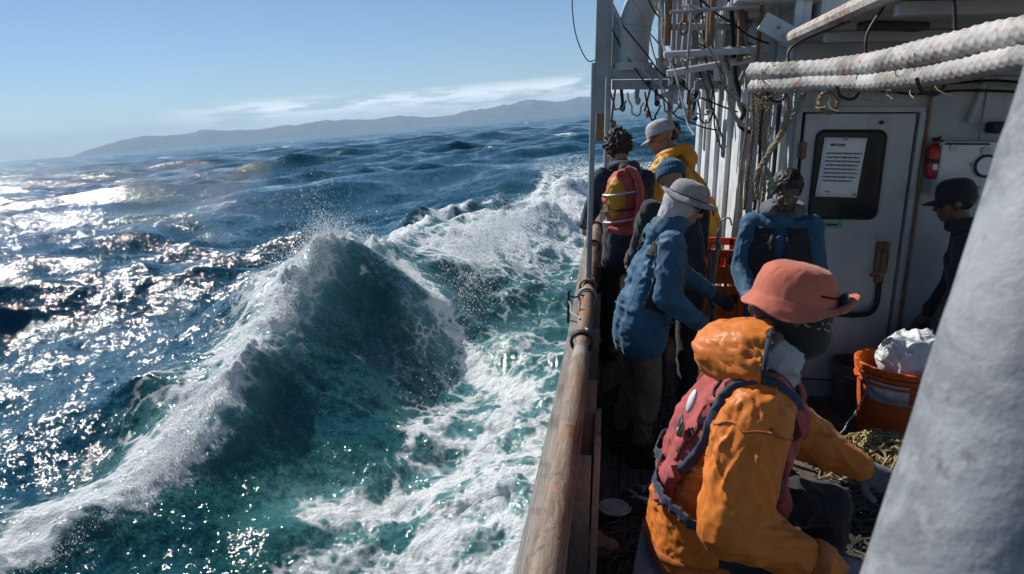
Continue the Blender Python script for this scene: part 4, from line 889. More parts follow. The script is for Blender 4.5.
# 2: blue jacket and dark vest beside the rail, grey hat over a pale hood
p2 = figure('standing person in blue jacket, dark vest and grey brimmed hat leaning over beside the rail', (.40, 3.80), 0.0, yaw=-78, lean=16, side=0, hyaw=10, hpitch=24, s=.94,
            armR=((.30, -.14, -1), (.05, .80, -.62)), armL=((-.2, .55, -.8), (.1, .8, -.5)), legR=((.06, .10, -1), (0, -.06, -1)), legL=((-.05, .02, -1), (0, -.14, -1)),
            skin=SK_T, jacket=C_BLUE, trousers=C_OLIVE, fat=1.22, af=1.25, vox=.010, wr=.014, glove=M_GLOVE, seed=15)
v2 = vest(p2, C_BLACK, 'vest', .024, .06, .44, 13, .010, lambda l: l[:, 1] > -.085 + .02*np.sin(l[:, 2]*9))
for sg in (-1, 1): strap(p2, [p2.b(sg*.13, -.12, .34), p2.b(sg*.125, -.05, .46), p2.b(sg*.12, .05, .47), p2.b(sg*.11, .14, .36)], .028, C_BLACK, 'shoulder_strap', v2)
m = MB(); m.ell(p2.Hp(0, -.035, -.005), (.092, .100, .105), 24, p2.He); m.cap(p2.Hp(0, -.045, -.04), p2.Hp(0, -.05, -.10), .080, .074)
mc = MB().cap(p2.nb + p2.B @ Vector((0, -.01, -.02)), p2.Hp(0, -.02, -.12), .100, .088); link('collar', wrinkle(remesh(mc, .010, 2), .008, 14, 3, [(p2.nb, p2.hc)]), C_BLUE, p2.root)
lc_ = remesh(m, .008, 2); link('hood', wrinkle(lc_, .007, 16, 7), C_GREYH, p2.root)
def brim2(i, q, r, z):
    e = sstep(.104, .143, np.float64(r)); return r*(1 + .14*e*max(0, sin(q))), z + e*(.010 - .016*cos(2*q) + .007*sin(3*q + 1))
h2_, HM2 = hat(p2, [(r, z*.86 + .006) for r, z in BUCKET], C_HATG, (4, 0), .032, brim2, 'brimmed_hat', 64, .005); wrinkle(h2_.data, .003, 16, 3)
MB().tube([HM2 @ Vector((.103*cos(q), .103*sin(q), .016)) for q in np.linspace(0, 2*pi, 40, endpoint=False)], .005, 6, closed=True).build('hat_band', C_DGREY, h2_)
MB().tube([p2.Hp(.075*cos(q), .012 + .083*sin(q), .006) for q in np.linspace(radians(-5), radians(185), 22)], .0035, 6).ell(p2.Hp(-.032, .092, .004), (.026, .007, .019), 14, p2.He).ell(p2.Hp(.032, .092, .004), (.026, .007, .019), 14, p2.He).build('sunglasses', M_BLK, p2.root)

# 3: facing the camera in front of the door
p3 = figure('dark-haired person in blue jacket with grey hood looking down in front of the white door', (1.0, 4.16), 0., yaw=168, lean=9, hyaw=-8, hpitch=24, s=.955,
            armR=((.16, .10, -1), (-.25, .75, -.6)), armL=((-.18, .05, -1), (.3, .75, -.6)), skin=SK_D, jacket=C_BLUE, trousers=C_BLACK, vox=.011, wr=.013, fat=1.10, seed=25)
collar_hood(p3, C_HOODG, .036, .058, .03, .0, 8); vest(p3, C_BLACK, 'vest', .018, .0, .445, 23, .009, lambda l: ~((np.abs(l[:, 0]) < .02 + .10*np.clip(l[:, 2] - .30, 0, 1)) & (l[:, 1] > 0)))
hair(p3, M_HAIR, .006, 60, 4)
MB().tube([p3.Hp(.066*cos(q), .014 + .078*sin(q), .004) for q in np.linspace(radians(-5), radians(185), 22)], .0022, 6).build('glasses', plain('wire_frame', (.3, .27, .25), .3, metal=.8), p3.root)
# 4: in the shade at the right, dark cap and coat
p4 = figure('person in dark coat and cap sitting in the shade right of the door', (2.06, 4.50), .0, yaw=68, lean=16, hyaw=-6, hpitch=8, s=1.0,
            armR=((.2, .05, -1), (-.25, .45, -.9)), armL=((-.2, .0, -1), (.25, .35, -1)), legR=((.18, .75, -.62), (0, -.1, -1)), legL=((-.12, .78, -.6), (0, -.05, -1)),
            skin=SK_D, jacket=C_DGREY, trousers=C_BLACK, vox=.014, wr=.012, fat=1.05, seed=35)
collar_hood(p4, C_DGREY, .03, .05, .02, 0, 3)
CAP = smoothprof([(.0005, .118), (.05, .112), (.082, .085), (.093, .04), (.095, .0)])
def cap_on(f, mat):
    h, M = hat(f, CAP, mat, (-3, 0), .030, None, 'cap', 40); V = []; 
    for i in range(9):
        q = radians(20 + 140*i/8); V += [M @ Vector((.092*cos(q), .092*sin(q), .004)), M @ Vector((.088*cos(q), .088*sin(q) + .075*sin(q)**.7, -.012 - .01*abs(cos(q)))), M @ Vector((.088*cos(q), .088*sin(q) + .075*sin(q)**.7, -.016 - .01*abs(cos(q)))), M @ Vector((.092*cos(q), .092*sin(q), -.002))]
    MB().add(V, [(4*i + j, 4*i + (j+1) % 4, 4*i + 4 + (j+1) % 4, 4*i + 4 + j) for i in range(8) for j in range(4)]).build('peak', mat, h); return h
cap_on(p4, C_BLACK); hair(p4, M_HAIR, .008, 30, 6, -.03, .006)
# 5: yellow oilskin, further forward
FWD = 'crew working along the rail'
p5 = figure('person in yellow oilskin jacket and pale grey cap turned towards the sea', (.40, 6.25), sheer(6.25), yaw=62, lean=30, side=0, hyaw=0, hpitch=20, s=1.10,
            armR=((.28, .35, -1), (-.1, .85, -.5)), armL=((-.4, .35, -.85), (-.1, .7, -.7)), skin=SK_T, jacket=C_YELL, trousers=C_BLACK, vox=.014, wr=.014, fat=1.30, af=1.35, seed=45)
cap_on(p5, cloth('pale_cap', (.46, .47, .49), None, .9, 20)); collar_hood(p5, C_YELL, .03, .05, .02, 0, 4)
for q in 'LR':
    sh, el, w, *_ = p5.J[q]; c = sh.lerp(el, .75); d_ = (el - sh).normalized(); MB().lathe([(.078, -.018), (.083, -.018), (.083, .018), (.078, .018)], 20, Matrix.Translation(c) @ d_.to_track_quat('Z', 'Y').to_matrix().to_4x4()).build('reflective_band', plain('reflective_tape', (.55, .56, .58), .4), p5.root)
# 6: navy cap, just beyond
p6 = figure('person in navy knit hat standing just beyond the one in yellow', (.52, 7.0), sheer(7.0), yaw=60, lean=6, hyaw=-10, hpitch=4, s=1.02,
            skin=SK_T, jacket=C_NAVY, trousers=C_BLACK, vox=.016, seed=55)
cap_on(p6, C_NBEAN); hair(p6, M_HAIRB, .01, 26, 9, -.06, .008); collar_hood(p6, C_NAVY, .03, .05, .02, 0, 6)
# 7: tousled dark hair, leaning at the rail
p7 = figure('person with tousled dark hair and dark navy jacket hunched at the rail', (.03, 5.66), sheer(5.66), yaw=22, lean=20, side=3, hyaw=-10, hpitch=22, s=1.05,
            armR=((.2, .35, -1), (-.15, .85, -.5)), armL=((-.15, .4, -1), (.1, .8, -.5)), legR=((.05, .1, -1), (0, -.08, -1)), legL=((-.04, .1, -1), (0, -.08, -1)), skin=SK_T, jacket=C_NAVY, trousers=C_BLACK, vox=.014, wr=.013, seed=65)
hair(p7, M_HAIRB, .026, 44, 12, -.05, .012); collar_hood(p7, C_NAVY, .028, .034, .0, 0, 7)
# 8: blue knit hat, hidden behind the man in blue
p9 = figure('person in blue knit beanie mostly hidden behind the grey brimmed hat', (.395, 4.85), sheer(4.85), yaw=15, lean=30, side=3, hyaw=0, hpitch=18, s=1.0, armR=((.15, .3, -1), (0, .8, -.5)), armL=((-.15, .3, -1), (0, .8, -.5)),
            legR=((.05, .25, -1), (0, -.25, -1)), legL=((-.04, .25, -1), (0, -.25, -1)), skin=SK_T, jacket=C_DGREY, trousers=C_BLACK, vox=.016, seed=75)
beanie(p9, C_BEAN)
# ------------------------------------------------------------------ gear on deck and on the walls
M_PAPER = plain('notice_paper', (.74, .76, .80), .7, .06, 12, .05); M_INK = plain('ink', (.03, .035, .05), .8, .2)
M_ORPL = paint('orange_plastic', (.62, .115, .02), 0.25, .42, False, (.25, .06, .02), 5, .66)
M_STEEL = plain('worn_steel', (.34, .35, .36), .4, .4, 24, .2, .7)
M_BAG = NT('thin_white_bag'); M_BAG = M_BAG.done(M_BAG.bsdf(Base_Color=(.70, .72, .74), Roughness=.35, Subsurface_Weight=.2, Subsurface_Radius=(.02, .02, .02), Normal=M_BAG.bump(M_BAG.noise(26, 5, .65, M_BAG.coord(), 1.5), .7, .02)))

# braided mooring rope, two turns laid along under the roof edge
def braided(pts, r, label, name='mooring_rope'):
    P = curve(pts, 12); L = [0]
    for i in range(1, len(P)): L.append(L[-1] + (P[i] - P[i-1]).length)
    m = int(L[-1]/.007); X = np.linspace(0, L[-1], m); A = np.array([tuple(p) for p in P]); Cc = np.stack([np.interp(X, L, A[:, k]) for k in range(3)], -1)
    Cc = Cc + .016*np.stack([fbm(np.stack([X*2.3 + 7*k, 0*X, 0*X + r*90], -1), 3, 5 + k) for k in range(3)], -1)*np.array([.6, .3, 1])
    T = np.gradient(Cc, axis=0); T /= np.linalg.norm(T, axis=1)[:, None]; Bx = np.cross([0, 0, 1.], T); Bx /= np.linalg.norm(Bx, axis=1)[:, None]; By = np.cross(T, Bx)
    n = 44; th = np.linspace(0, 2*pi, n, endpoint=False); pitch = r*1.1
    TH, XX = np.meshgrid(th, X); a = 6*TH/1 + 2*pi*XX/pitch/1.0; b = 6*TH - 2*pi*XX/pitch
    weave = np.maximum(np.cos(a*.5)**2*(.75 + .25*np.cos(b)), np.cos(b*.5)**2*(.75 - .25*np.cos(a)))
    rad = r*(.90 + .16*weave + .05*fbm(np.stack([np.cos(TH), np.sin(TH), XX*7], -1), 3, 6))
    V = Cc[:, None, :] + Bx[:, None, :]*(rad*np.cos(TH))[..., None] + By[:, None, :]*(rad*np.sin(TH))[..., None]
    I = np.arange(m*n).reshape(m, n); J_ = np.roll(I, -1, axis=1); F = np.stack([I[:-1], J_[:-1], J_[1:], I[1:]], -1).reshape(-1, 4)
    t = MATS.get('braid')
    if t is None:
        q = NT('braided_rope'); co = q.coord(); c = q.mix(q.rng(q.noise(7, 5, .6, co), .35, .7), (.50, .48, .45), (.30, .29, .275)); c = q.mix(q.rng(q.noise(16, 3, .6, co), .60, .68, 0, .8), c, (.45, .10, .09)); c = q.mix(q.rng(q.noise(3.5, 6, .7, co), .50, .68, 0, .75), c, (.17, .15, .12))
        t = MATS['braid'] = q.done(q.bsdf(Base_Color=c, Roughness=.9, Normal=q.bump(q.noise(220, 3, .6, co), .5, .003)))
    return tag(link(name, npmesh(name, V.reshape(-1, 3), F), t), label, 'rope')
# iron hooks under the roof edge carry the rope
for x_, y_ in ((.80, 3.70), (1.0, 3.25), (1.085, 2.65), (1.16, 1.95)):
    MB().tube(curve([(1.12 if x_ < 1.1 else 1.2, y_ + .06, 2.42), (x_ + .06, y_ + .05, 2.30), (x_ + .062, y_ + .02, 2.16), (x_ + .03, y_, 2.045), (x_ - .03, y_, 2.045), (x_ - .055, y_, 2.09)], 6), .007, 8).build('rope_hook', M_DARK, boat)
braided([(.70, 3.86, 2.185), (.83, 3.64, 2.172), (.965, 3.40, 2.170), (1.05, 2.95, 2.172), (1.09, 2.6, 2.178), (1.14, 2.15, 2.185), (1.2, 1.5, 2.19)], .046, 'thick white braided rope with red flecks, the upper of two under the roof edge')
braided([(.705, 3.83, 2.122), (.835, 3.60, 2.108), (.967, 3.36, 2.105), (1.052, 2.92, 2.105), (1.092, 2.57, 2.110), (1.142, 2.12, 2.116), (1.2, 1.5, 2.12)], .037, 'thinner grey braided rope lying just below the thick white one')
fr = MB(); r_ = random.Random(2)
for k in range(230):
    y0_ = r_.choice((3.80, 3.80, r_.uniform(2.6, 3.8)))
    a = Vector((float(np.interp(y0_, [1.5, 2.15, 2.95, 3.4, 3.8], [1.2, 1.14, 1.05, .965, .74])) - .02 + .03*r_.random(), y0_, 2.14 + r_.uniform(-.06, .05))); e = a + Vector((r_.uniform(-.03, .08), r_.uniform(-.14, .05), r_.uniform(-.13, .07))); fr.tube(wavy(a, e, r_.uniform(-.02, .05), .02, 4, k), .0022, 3)
tag(fr.build('frayed_rope_end', M_ROPE), 'frayed tan fibres at the end of the thick rope', 'rope', kind='stuff')
# coil hanging on the wall
def coil(name, c, R, n, r, mat, label, M=Matrix.Identity(4), seed=0, cat='rope'):
    g = random.Random(seed); m = MB(); pts = []
    for k in range(n*18):
        q = 2*pi*k/18; rr = R*(1 + .10*sin(q*.37 + seed) + g.uniform(-.05, .05)); pts.append(M @ Vector((rr*cos(q), rr*sin(q)*1.1, g.uniform(-1, 1)*r*2.2)))
    o = strand_rope(curve([p for p in pts], 2), r, 3, r*7, 5, r*1.0).build(name, mat, None, True, c); return tag(o, label, cat)
coil('rope_coil', (1.245, 4.40, 2.05), .055, 7, .009, M_ROPE, 'small tan rope coil hanging above the top left of the door', Matrix.Rotation(radians(80), 4, 'X'), 3)
# knotted green and tan rope loop at the corner of the deckhouse
def rope(name, pts, r, mat, label, cat='rope', st=3): return tag(strand_rope(pts, r, st, r*7, 6, r*.8).build(name, mat), label, cat)
rope('hanging_rope', [(1.17, 4.62, 2.16), (1.13, 4.62, 2.02), (1.05, 4.6, 1.88), (.985, 4.58, 1.78), (.95, 4.57, 1.66), (.985, 4.58, 1.60), (1.0, 4.58, 1.48), (.985, 4.57, 1.30)], .019, M_GROPE, 'pale green twisted rope looping down left of the door')
rope('hanging_rope', [(1.04, 4.60, 2.14), (1.06, 4.59, 2.0), (1.01, 4.56, 1.82), (.94, 4.55, 1.70), (.90, 4.55, 1.60), (.92, 4.55, 1.45)], .016, M_ROPE, 'tan rope tied round the green rope left of the door')
for k in range(7):
    x0 = .84 + .025*k; mt = (M_ROPE, M_RUST, M_WROPE, M_ROPE, M_DARK, M_ROPE, M_WROPE)[k]
    rope('hanging_line', [(x0, 4.70 + .02*(k % 3), 2.15), (x0 + .02*sin(k), 4.69, 1.9), (x0 - .015*cos(k*2), 4.68, 1.65), (x0 + .02*sin(k*3), 4.68, 1.42 - .05*(k % 3))], .008 + .003*(k % 3), mt,
         ('tan', 'rust brown', 'grey', 'frayed tan', 'black', 'faded tan', 'pale grey')[k] + ' line hanging against the deckhouse corner, number ' .replace(', number ', '') + (' nearest the sea', ' beside the seaward tan one', ' in the middle left', ' in the middle', ' right of the middle', ' next to the wall edge', ' closest to the door')[k])
# notice taped over the door window: paper and print
nz_ = MB(); N0 = (1.357, 1.838); V = []
for i in range(7):
    for j in range(9):
        u, v = i/6, j/8; V.append((1.357 + .262*u - .022*v, 4.803 - .004*sin(u*3 + v*2), 1.836 - .004*u - .385*v))
nz_.add(V, [(i*9 + j, i*9 + j + 1, i*9 + j + 10, i*9 + j + 9) for i in range(6) for j in range(8)])
notice = tag(link('notice', solidify(nz_.mesh('notice'), .0012), M_PAPER), 'white printed notice taped inside the dark door window', 'notice'); BOAT_ = notice
pr = MB(); g = random.Random(9)
def npnt(u, v): return Vector((1.357 + .262*u - .022*v, 4.7955, 1.836 - .004*u - .385*v))
def glyphs(u0, u1, v, h):
    u = u0
    while u < u1:
        wl = g.randint(2, 7)
        for k in range(wl):
            if u > u1: break
            w = h*.36; p = npnt(u, v); t_ = h*.16*.385/1.0
            for q in range(g.randint(2, 3)):
                if g.random() < .6: pr.box(p + Vector((g.uniform(0, w*.2), 0, 0)), (h*.085*.6, .0008, h*.30))
                else: pr.box(p + Vector((w*.1, 0, g.uniform(-.13, .13)*h)), (w*.35, .0008, h*.06))
            u += w*1.35
        u += h*.30
glyphs(.17, .52, .12, .055)
for i, (a, b) in enumerate(((.10, .93), (.12, .90), (.09, .92), (.13, .88), (.10, .90), (.11, .91), (.09, .86), (.12, .80))): glyphs(a, b, .26 + i*.066, .034)
glyphs(.22, .32, .91, .03); pr.build('print', M_INK, notice, False)
for u, v in ((.5, .01), (.93, .95)): MB().box(npnt(u, v), (.02, .001, .02)).build('tape', plain('tape', (.25, .26, .28), .4), notice, False)
stk = MB(); stk.box((1.452, 4.822, 1.30), (.175, .0016, .118)); sticker = tag(stk.build('sticker', plain('green_sticker', (.12, .42, .28), .5, .35, 30)), 'green and yellow sticker on the door under the window', 'sticker')
MB().box((1.452, 4.8204, 1.312), (.15, .0008, .016)).box((1.45, 4.8204, 1.285), (.10, .0008, .010)).build('print', plain('yellow_ink', (.55, .50, .12), .6), sticker, False)
MB().box((1.46, 4.8203, 1.262), (.09, .0008, .012)).box((1.42, 4.8203, 1.334), (.06, .0008, .010)).build('print', M_INK, sticker, False)
# red extinguisher and the gauge box on the aft wall
ex = empty('fire_extinguisher', (2.03, 4.79, 1.58)); tag(ex, 'small red fire extinguisher clipped to the wall right of the door', 'extinguisher')
MB().lathe(smoothprof([(.0005, -.005), (.028, .0), (.038, .02), (.040, .10), (.040, .17), (.032, .205), (.014, .22), (.014, .235)], 3), 20).build('cylinder', plain('red_paint', (.45, .015, .02), .3, .2), ex)
MB().box((0, 0, .245), (.04, .03, .025), None, .006).tube([(0, -.01, .25), (0, -.05, .262)], .007, 8).tube(curve([(.015, 0, .245), (.05, -.01, .22), (.045, -.015, .12)], 5), .006, 6).build('valve', M_BLK, ex)
MB().lathe([(.041, .10), (.043, .10), (.043, .125), (.041, .125)], 20).box((0, .042, .11), (.05, .02, .04), None, .004).build('bracket', M_DARK, ex); MB().box((0, -.0405, .075), (.03, .004, .035), None, .001).build('label_plate', M_PAPER, ex)
gx = empty('gauge_box', (2.27, 4.79, 1.645)); tag(gx, 'white instrument box with a round dial on the wall above the seated person', 'box')
MB().box((0, 0, 0), (.44, .11, .34), None, .018).build('case', paint('box_enamel', (.68, .70, .71), .15, .35), gx)
MB().lathe([(.001, .0), (.065, .0), (.072, .006), (.072, .016), (.060, .018), (.058, .010), (.001, .010)], 32, Matrix.Translation((.045, -.055, .02)) @ Matrix.Rotation(pi/2, 4, 'X')).build('dial_rim', M_DARK, gx)
MB().lathe([(.001, 0), (.056, 0), (.056, .004), (.001, .004)], 28, Matrix.Translation((.045, -.066, .02)) @ Matrix.Rotation(pi/2, 4, 'X')).build('dial_face', M_PAPER, gx)
MB().lathe([(.001, 0), (.024, 0), (.024, .012), (.001, .012)], 20, Matrix.Translation((.03, -.055, .115)) @ Matrix.Rotation(pi/2, 4, 'X')).build('knob', M_STEEL, gx)
MB().box((-.08, -.056, .155), (.26, .008, .012), None, .002).build('slot', M_BLK, gx); pl = MB(); g = random.Random(4)
for k in range(14): pl.box((-.10 + .010*k, -.0562, -.115), (.0055, .001, g.choice((.012, .018, .018)))) if k != 6 else None
pl.build('printed_name', M_INK, gx, False)
MB().tube([(-.16, -.056, .13), (-.16, -.062, .13)], .022, 14).build('screw_boss', M_STEEL, gx)
MB().box((2.42, 4.78, 1.90), (.20, .10, .07), None, .015).build('junction_box', M_BLK, boat)
# orange tub with white bag
tub = empty('tub', (1.80, 4.28, 0)); tag(tub, 'large orange plastic tub holding a white bag on deck', 'tub')
TP = smoothprof([(.0005, .004), (.17, .0), (.205, .02), (.222, .22), (.236, .42), (.240, .47)], 4) + [(.262, .468), (.264, .50), (.254, .505), (.236, .50), (.226, .44), (.21, .2), (.19, .03), (.0005, .03)]
body = MB().lathe(TP, 56).build('body', M_ORPL, tub)
for z in (.40, .445): MB().lathe([(.232, z - .01), (.255, z - .008), (.257, z), (.255, z + .008), (.232, z + .01)], 56).build('rim_ridge', M_ORPL, body)
MB().tube(curve([(-.256, -.05, .45), (-.20, -.24, .36), (.0, -.31, .33), (.20, -.24, .36), (.256, -.05, .45)], 8), .007, 8).build('handle', M_STEEL, tub)
lb = MB(); V = [(.2455*cos(q), .2455*sin(q), z) for q in np.linspace(radians(205), radians(262), 9) for z in (.30, .42)]; lb.add(V, [(2*i, 2*i + 2, 2*i + 3, 2*i + 1) for i in range(8)]); link('paper_label', solidify(lb.mesh('paper_label'), .003), plain('worn_label', (.55, .55, .56), .7, .3, 14), tub)
m = MB().ell((0, 0, .05), (.17, .17, .17), 24).ell((.05, -.03, .14), (.12, .11, .11), 20).ell((-.09, -.04, .08), (.09, .08, .14), 20); bm_ = wrinkle(remesh(m, .009, 2), .024, 14, 4); tag(link('plastic_bag', bm_, M_BAG, None, (1.82, 4.27, .47)), 'crumpled white plastic bag stuffed in the orange tub', 'bag')
# grey bucket by the wall
bk = empty('bucket', (1.68, 4.66, .0)); tag(bk, 'dull grey bucket standing against the wall below the door', 'bucket')
MB().lathe([(.0005, .0), (.12, .0), (.125, .01), (.15, .34), (.158, .345), (.158, .36), (.145, .36), (.138, .33), (.115, .03), (.0005, .03)], 36).build('body', plain('grey_plastic', (.13, .14, .13), .5, .35, 9), bk)
MB().tube(curve([(-.155, 0, .35), (-.12, -.11, .30), (0, -.165, .28), (.12, -.11, .30), (.155, 0, .35)], 6), .005, 6).build('handle', M_STEEL, bk)
# orange fish crates stacked by the passage
CR0 = None
names = ('lowest', 'second from bottom', 'second from top', 'topmost')
for k in range(4):
    cr = empty('fish_crate', (.77, 5.12, sheer(5.1) + .265*k), (0, 0, radians((4, -3, 2, -2)[k]))); tag(cr, f'orange plastic fish crate, {names[k]} of the stack beside the passage wall', 'crate', 'stacked orange fish crates')
    for nm, me, mat in CR0 or (): link(nm, me, mat, cr)
    if CR0 is None:
        CR0 = []
        def keep(o, nm): CR0.append((nm, o.data, None))
        w, d, hh_ = .40, .52, .25
        keep(MB().box((0, 0, .012), (w, d, .024)).build('base', M_ORPL, cr), 'base')
        for sx_ in (-1, 1): keep(MB().box((sx_*(w/2 - .008), 0, .14), (.016, d, .23), None, .004).box((sx_*w/2, 0, .235), (.03, d, .022), None, .004).build('side', M_ORPL, cr), 'side')
        for sy_ in (-1, 1):
            e = MB().box((0, sy_*(d/2 - .008), .075), (w - .04, .016, .10)).box((0, sy_*(d/2 - .008), .215), (w - .04, .016, .05)).box((0, sy_*d/2, .235), (w, .03, .02), None, .004)
            for x_ in (-.14, -.05, .05, .14): e.box((x_, sy_*(d/2 - .004), .14), (.025, .024, .20))
            keep(e.build('end', M_ORPL, cr), 'end')
for k, (a, b, mt) in enumerate((((.66, 4.72, .10), (.74, 4.80, 1.22), M_STEEL), ((.80, 4.66, .08), (.68, 4.80, 1.05), M_PLANK), ((.56, 4.70, .1), (.62, 4.82, 1.28), M_DARK))):
    o = MB().tube([a, Vector(a).lerp(Vector(b), .5), b], .016, 10).tube(curve([b, Vector(b) + Vector((.0, -.02, .06)), Vector(b) + Vector((.05, -.03, .08)), Vector(b) + Vector((.07, -.03, .03))], 5), .006, 8)
    tag(o.build('gaff', mt), ('steel handled gaff', 'wooden handled gaff', 'black handled gaff')[k] + ' leaning against the orange crates', 'gaff')
# orange coverall hung in front of the crates
m = MB().cap((.60, 4.93, 1.02), (.66, 4.93, .62), .085, .10).cap((.55, 4.92, .95), (.52, 4.90, .60), .05, .045); tag(link('oilskin_bundle', wrinkle(remesh(m, .010, 2), .02, 13, 6), C_ORANGE), 'bundled orange oilskin hanging beside the crates', 'oilskin')
# life jacket slung over the rail
lj = empty('life_jacket', (.07, 5.10, 1.10)); tag(lj, 'coral red and yellow life jacket with grey tape slung at the rail', 'life jacket')
m = MB().ell((0, 0, .26), (.135, .10, .24), 24); link('shell', wrinkle(remesh(m, .010, 2), .018, 11, 3), cloth('coral_red', (.50, .085, .075), None, .7, 10), lj); link('lining', wrinkle(remesh(MB().ell((-.035, -.03, .29), (.085, .085, .17), 20), .010, 2), .015, 12, 5), C_YELL, lj)
for fp in ([(.02, -.05, .51), (.09, -.06, .47), (.125, -.075, .36), (.13, -.08, .24), (.115, -.085, .13)], [(-.09, -.085, .07), (-.01, -.105, .06), (.07, -.10, .06), (.11, -.08, .08)]):
    link('float_panel', wrinkle(remesh(MB().tube(curve(fp, 6), .042, 12, sq=.7), .009, 2), .01, 14, 8), cloth('coral_red', (.50, .085, .075), None, .7, 10), lj)
for z in (.13, .21, .33): 
    MB().tube([(.136*cos(q)*(1 - (abs(z - .26)/.27)**2)**.5, -.005 + .105*sin(q)*(1 - (abs(z - .26)/.27)**2)**.5, z + .02*cos(q)) for q in np.linspace(0, 2*pi, 30, endpoint=False)], .014, 6, closed=True, sq=.5).build('tape', plain('reflective_tape', (.55, .56, .58), .4) if z != .21 else C_BLACK, lj)
# piles of line and net on deck
def heap(name, c, rx, ry, h, n, r, mat, label, seed, cat='rope pile'):
    g = random.Random(seed); m = MB()
    for k in range(n):
        a = g.uniform(0, 2*pi); d = sqrt(g.random()); P = []; a0 = a; L = g.randint(5, 8); rr = g.uniform(.05, .13)
        cx, cy = rx*d*cos(a), ry*d*sin(a); ph = g.uniform(0, 6.3)
        for i in range(L):
            q = ph + i*g.uniform(.6, 1.0); x, y = cx + rr*cos(q), cy + rr*sin(q); e = max(0, 1 - (x/rx/1.2)**2 - (y/ry/1.2)**2); P.append((x, y, r + h*sqrt(e)*g.uniform(.55, 1.0)))
        m.tube(curve(P, 3), r, 4)
    return tag(m.build(name, mat, None, True, c), label, cat)
M_STRAW = plain('straw_coloured_line', (.40, .32, .16), .9, .5, 30, .3); M_NET = plain('dark_net_twine', (.085, .075, .06), .9, .5, 30, .3); M_GNET = plain('olive_net_twine', (.11, .105, .06), .9, .5, 30)
heap('rope_pile', (1.56, 3.62, .01), .30, .36, .26, 210, .0055, M_STRAW, 'tangled heap of straw coloured line beside the orange tub', 1)
heap('net_pile', (.70, 3.55, .01), .30, .42, .22, 170, .006, M_NET, 'dark heap of fishing net between the blue jacketed person and the crates', 2, 'net')
heap('net_pile', (.48, 3.15, .01), .20, .28, .16, 110, .006, M_GNET, 'olive green net heap behind the red life vest', 3, 'net')
heap('net_pile', (1.25, 3.0, .01), .34, .5, .15, 150, .007, M_NET, 'dark net and line spread on the deck right of the orange jacket', 5, 'net')
heap('net_pile', (.18, 2.75, .01), .17, .55, .06, 110, .006, M_NET, 'thin dark net lying along the foot of the bulwark', 7, 'net')
heap('net_pile', (.22, 4.2, .01), .26, .45, .20, 110, .007, M_NET, 'dark net heap behind the olive trousers at the bulwark', 8, 'net')
sc_ = MB(); g = random.Random(6)
for k in range(600):
    x, y = g.uniform(-.1, 1.9), g.uniform(1.9, 4.7); s_ = g.uniform(.004, .018); sc_.ell((x, y, sheer(y) + s_*.3), (s_, s_*g.uniform(.5, 2), s_*.4), 6, Matrix.Rotation(g.uniform(0, 6), 4, 'Z'))
tag(sc_.build('deck_debris', plain('debris', (.16, .13, .10), .8, .7, 9)), 'scraps of shell, weed and bait scattered over the deck', 'debris', kind='stuff')
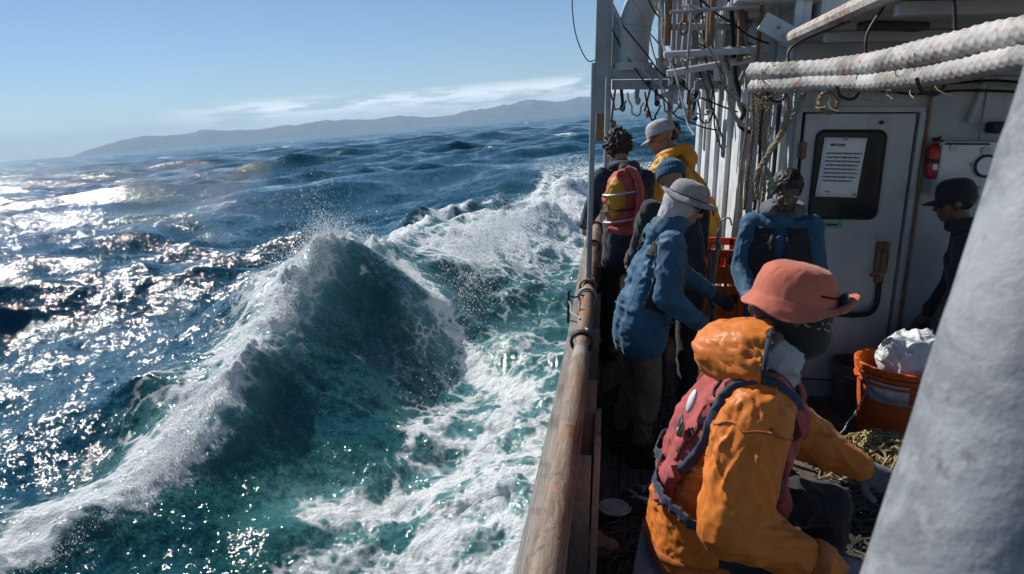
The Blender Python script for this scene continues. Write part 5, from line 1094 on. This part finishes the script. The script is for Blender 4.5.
# flat coil, crumpled bag, fish
sp_ = [Vector(((.008 + .0102*q/(2*pi))*cos(q), (.008 + .0102*q/(2*pi))*sin(q), .008 + .004*sin(q*.3))) for q in np.linspace(0, 2*pi*7, 150)]
tag(MB().tube(sp_, .0062, 6).build('flat_coil', plain('white_line', (.50, .48, .44), .8, .3, 40), None, True, (.065, 3.08, .07)), 'flat spiral coil of pale line at the foot of the bulwark', 'rope')
m = MB().box((0, 0, .05), (.13, .10, .09), Matrix.Rotation(.4, 4, 'Z')).ell((.07, .03, .04), (.06, .04, .035)); tag(link('sponge', wrinkle(remesh(m, .006, 3), .016, 16, 5), plain('brown_sponge', (.30, .20, .09), .9, .4, 40, .6), None, (-.035, 2.75, .02)), 'crumpled yellow-brown sponge by the rail at the bottom edge', 'sponge')
def fish(loc, rz, L, label, tilt=0):
    f_ = empty('fish', loc, (0, radians(tilt), radians(rz))); tag(f_, label, 'fish', 'fish lying on the deck')
    P = [(-.5, .06), (-.42, .05), (-.25, .10), (0, .155), (.2, .16), (.36, .12), (.46, .06), (.5, .015)]
    m = MB().tube([(p[0]*L, 0, 0) for p in P], [p[1]*L for p in P], 14, sq=.45); m.build('body', plain('silver_scales', (.46, .49, .52), .25, .4, 60, .15, .5), f_)
    MB().panel([(-.48*L, 0), (-.66*L, .13*L), (-.60*L, 0), (-.66*L, -.13*L)], -.004, .004, 'xy').build('tail', plain('fish_fin', (.20, .22, .24), .4), f_); MB().ell((.40*L, .02*L, .045*L), .014*L, 8).build('eye', M_BLK, f_)
fish((.36, 3.22, .18), 25, .30, 'silver fish lying on top of the olive net', -8); fish((.30, 3.05, .13), -15, .24, 'smaller silver fish at the edge of the olive net', 6); fish((.42, 2.95, .12), 60, .26, 'silver fish close behind the red life vest', 5)
tag(MB().tube(wavy((.14, 3.28, .06), (.34, 2.98, .05), -.01, .004), .010, 8).build('stick', plain('pale_stick', (.36, .34, .30), .7)), 'short pale stick lying on the net near the boots', 'stick')
# seats
st_ = empty('crate', (.34, 2.06, 0), (0, 0, radians(-8))); tag(st_, 'black plastic crate under the person in orange', 'crate')
MB().box((0, 0, .23), (.42, .40, .44), None, .02).build('body', plain('black_plastic', (.014, .016, .02), .4, .4, 14), st_); MB().box((0, 0, .455), (.45, .43, .035), None, .012).build('rim', plain('grey_rim', (.12, .13, .15), .45), st_)
st_ = empty('box', (2.27, 4.57, 0)); tag(st_, 'dark box under the person sitting in the shade', 'box'); MB().box((0, 0, .31), (.42, .40, .60), None, .015).build('body', M_BLK, st_); MB().box((0, 0, .625), (.45, .43, .03), None, .01).build('lid', M_DARK, st_)
m = MB().ell((0, 0, .1), (.12, .09, .10), 20).ell((.08, .03, .06), (.08, .07, .06), 16); tag(link('plastic_bag', wrinkle(remesh(m, .008, 2), .022, 15, 14), M_BAG, None, (.12, 2.25, .0)), 'white plastic bag on deck at the bottom edge by the black crate', 'bag')
tag(MB().tube(wavy((.84, 2.75, .55), (1.62, 4.25, .35), .10, .01, 12, 3), .004, 6).build('thin_line', M_WROPE), 'thin pale line running from the orange jacket to the tub', 'line')
# ------------------------------------------------------------------ heel the boat and everything aboard
bpy.context.view_layer.update()
for o in BOAT:
    o.matrix_world = HEELM @ o.matrix_world
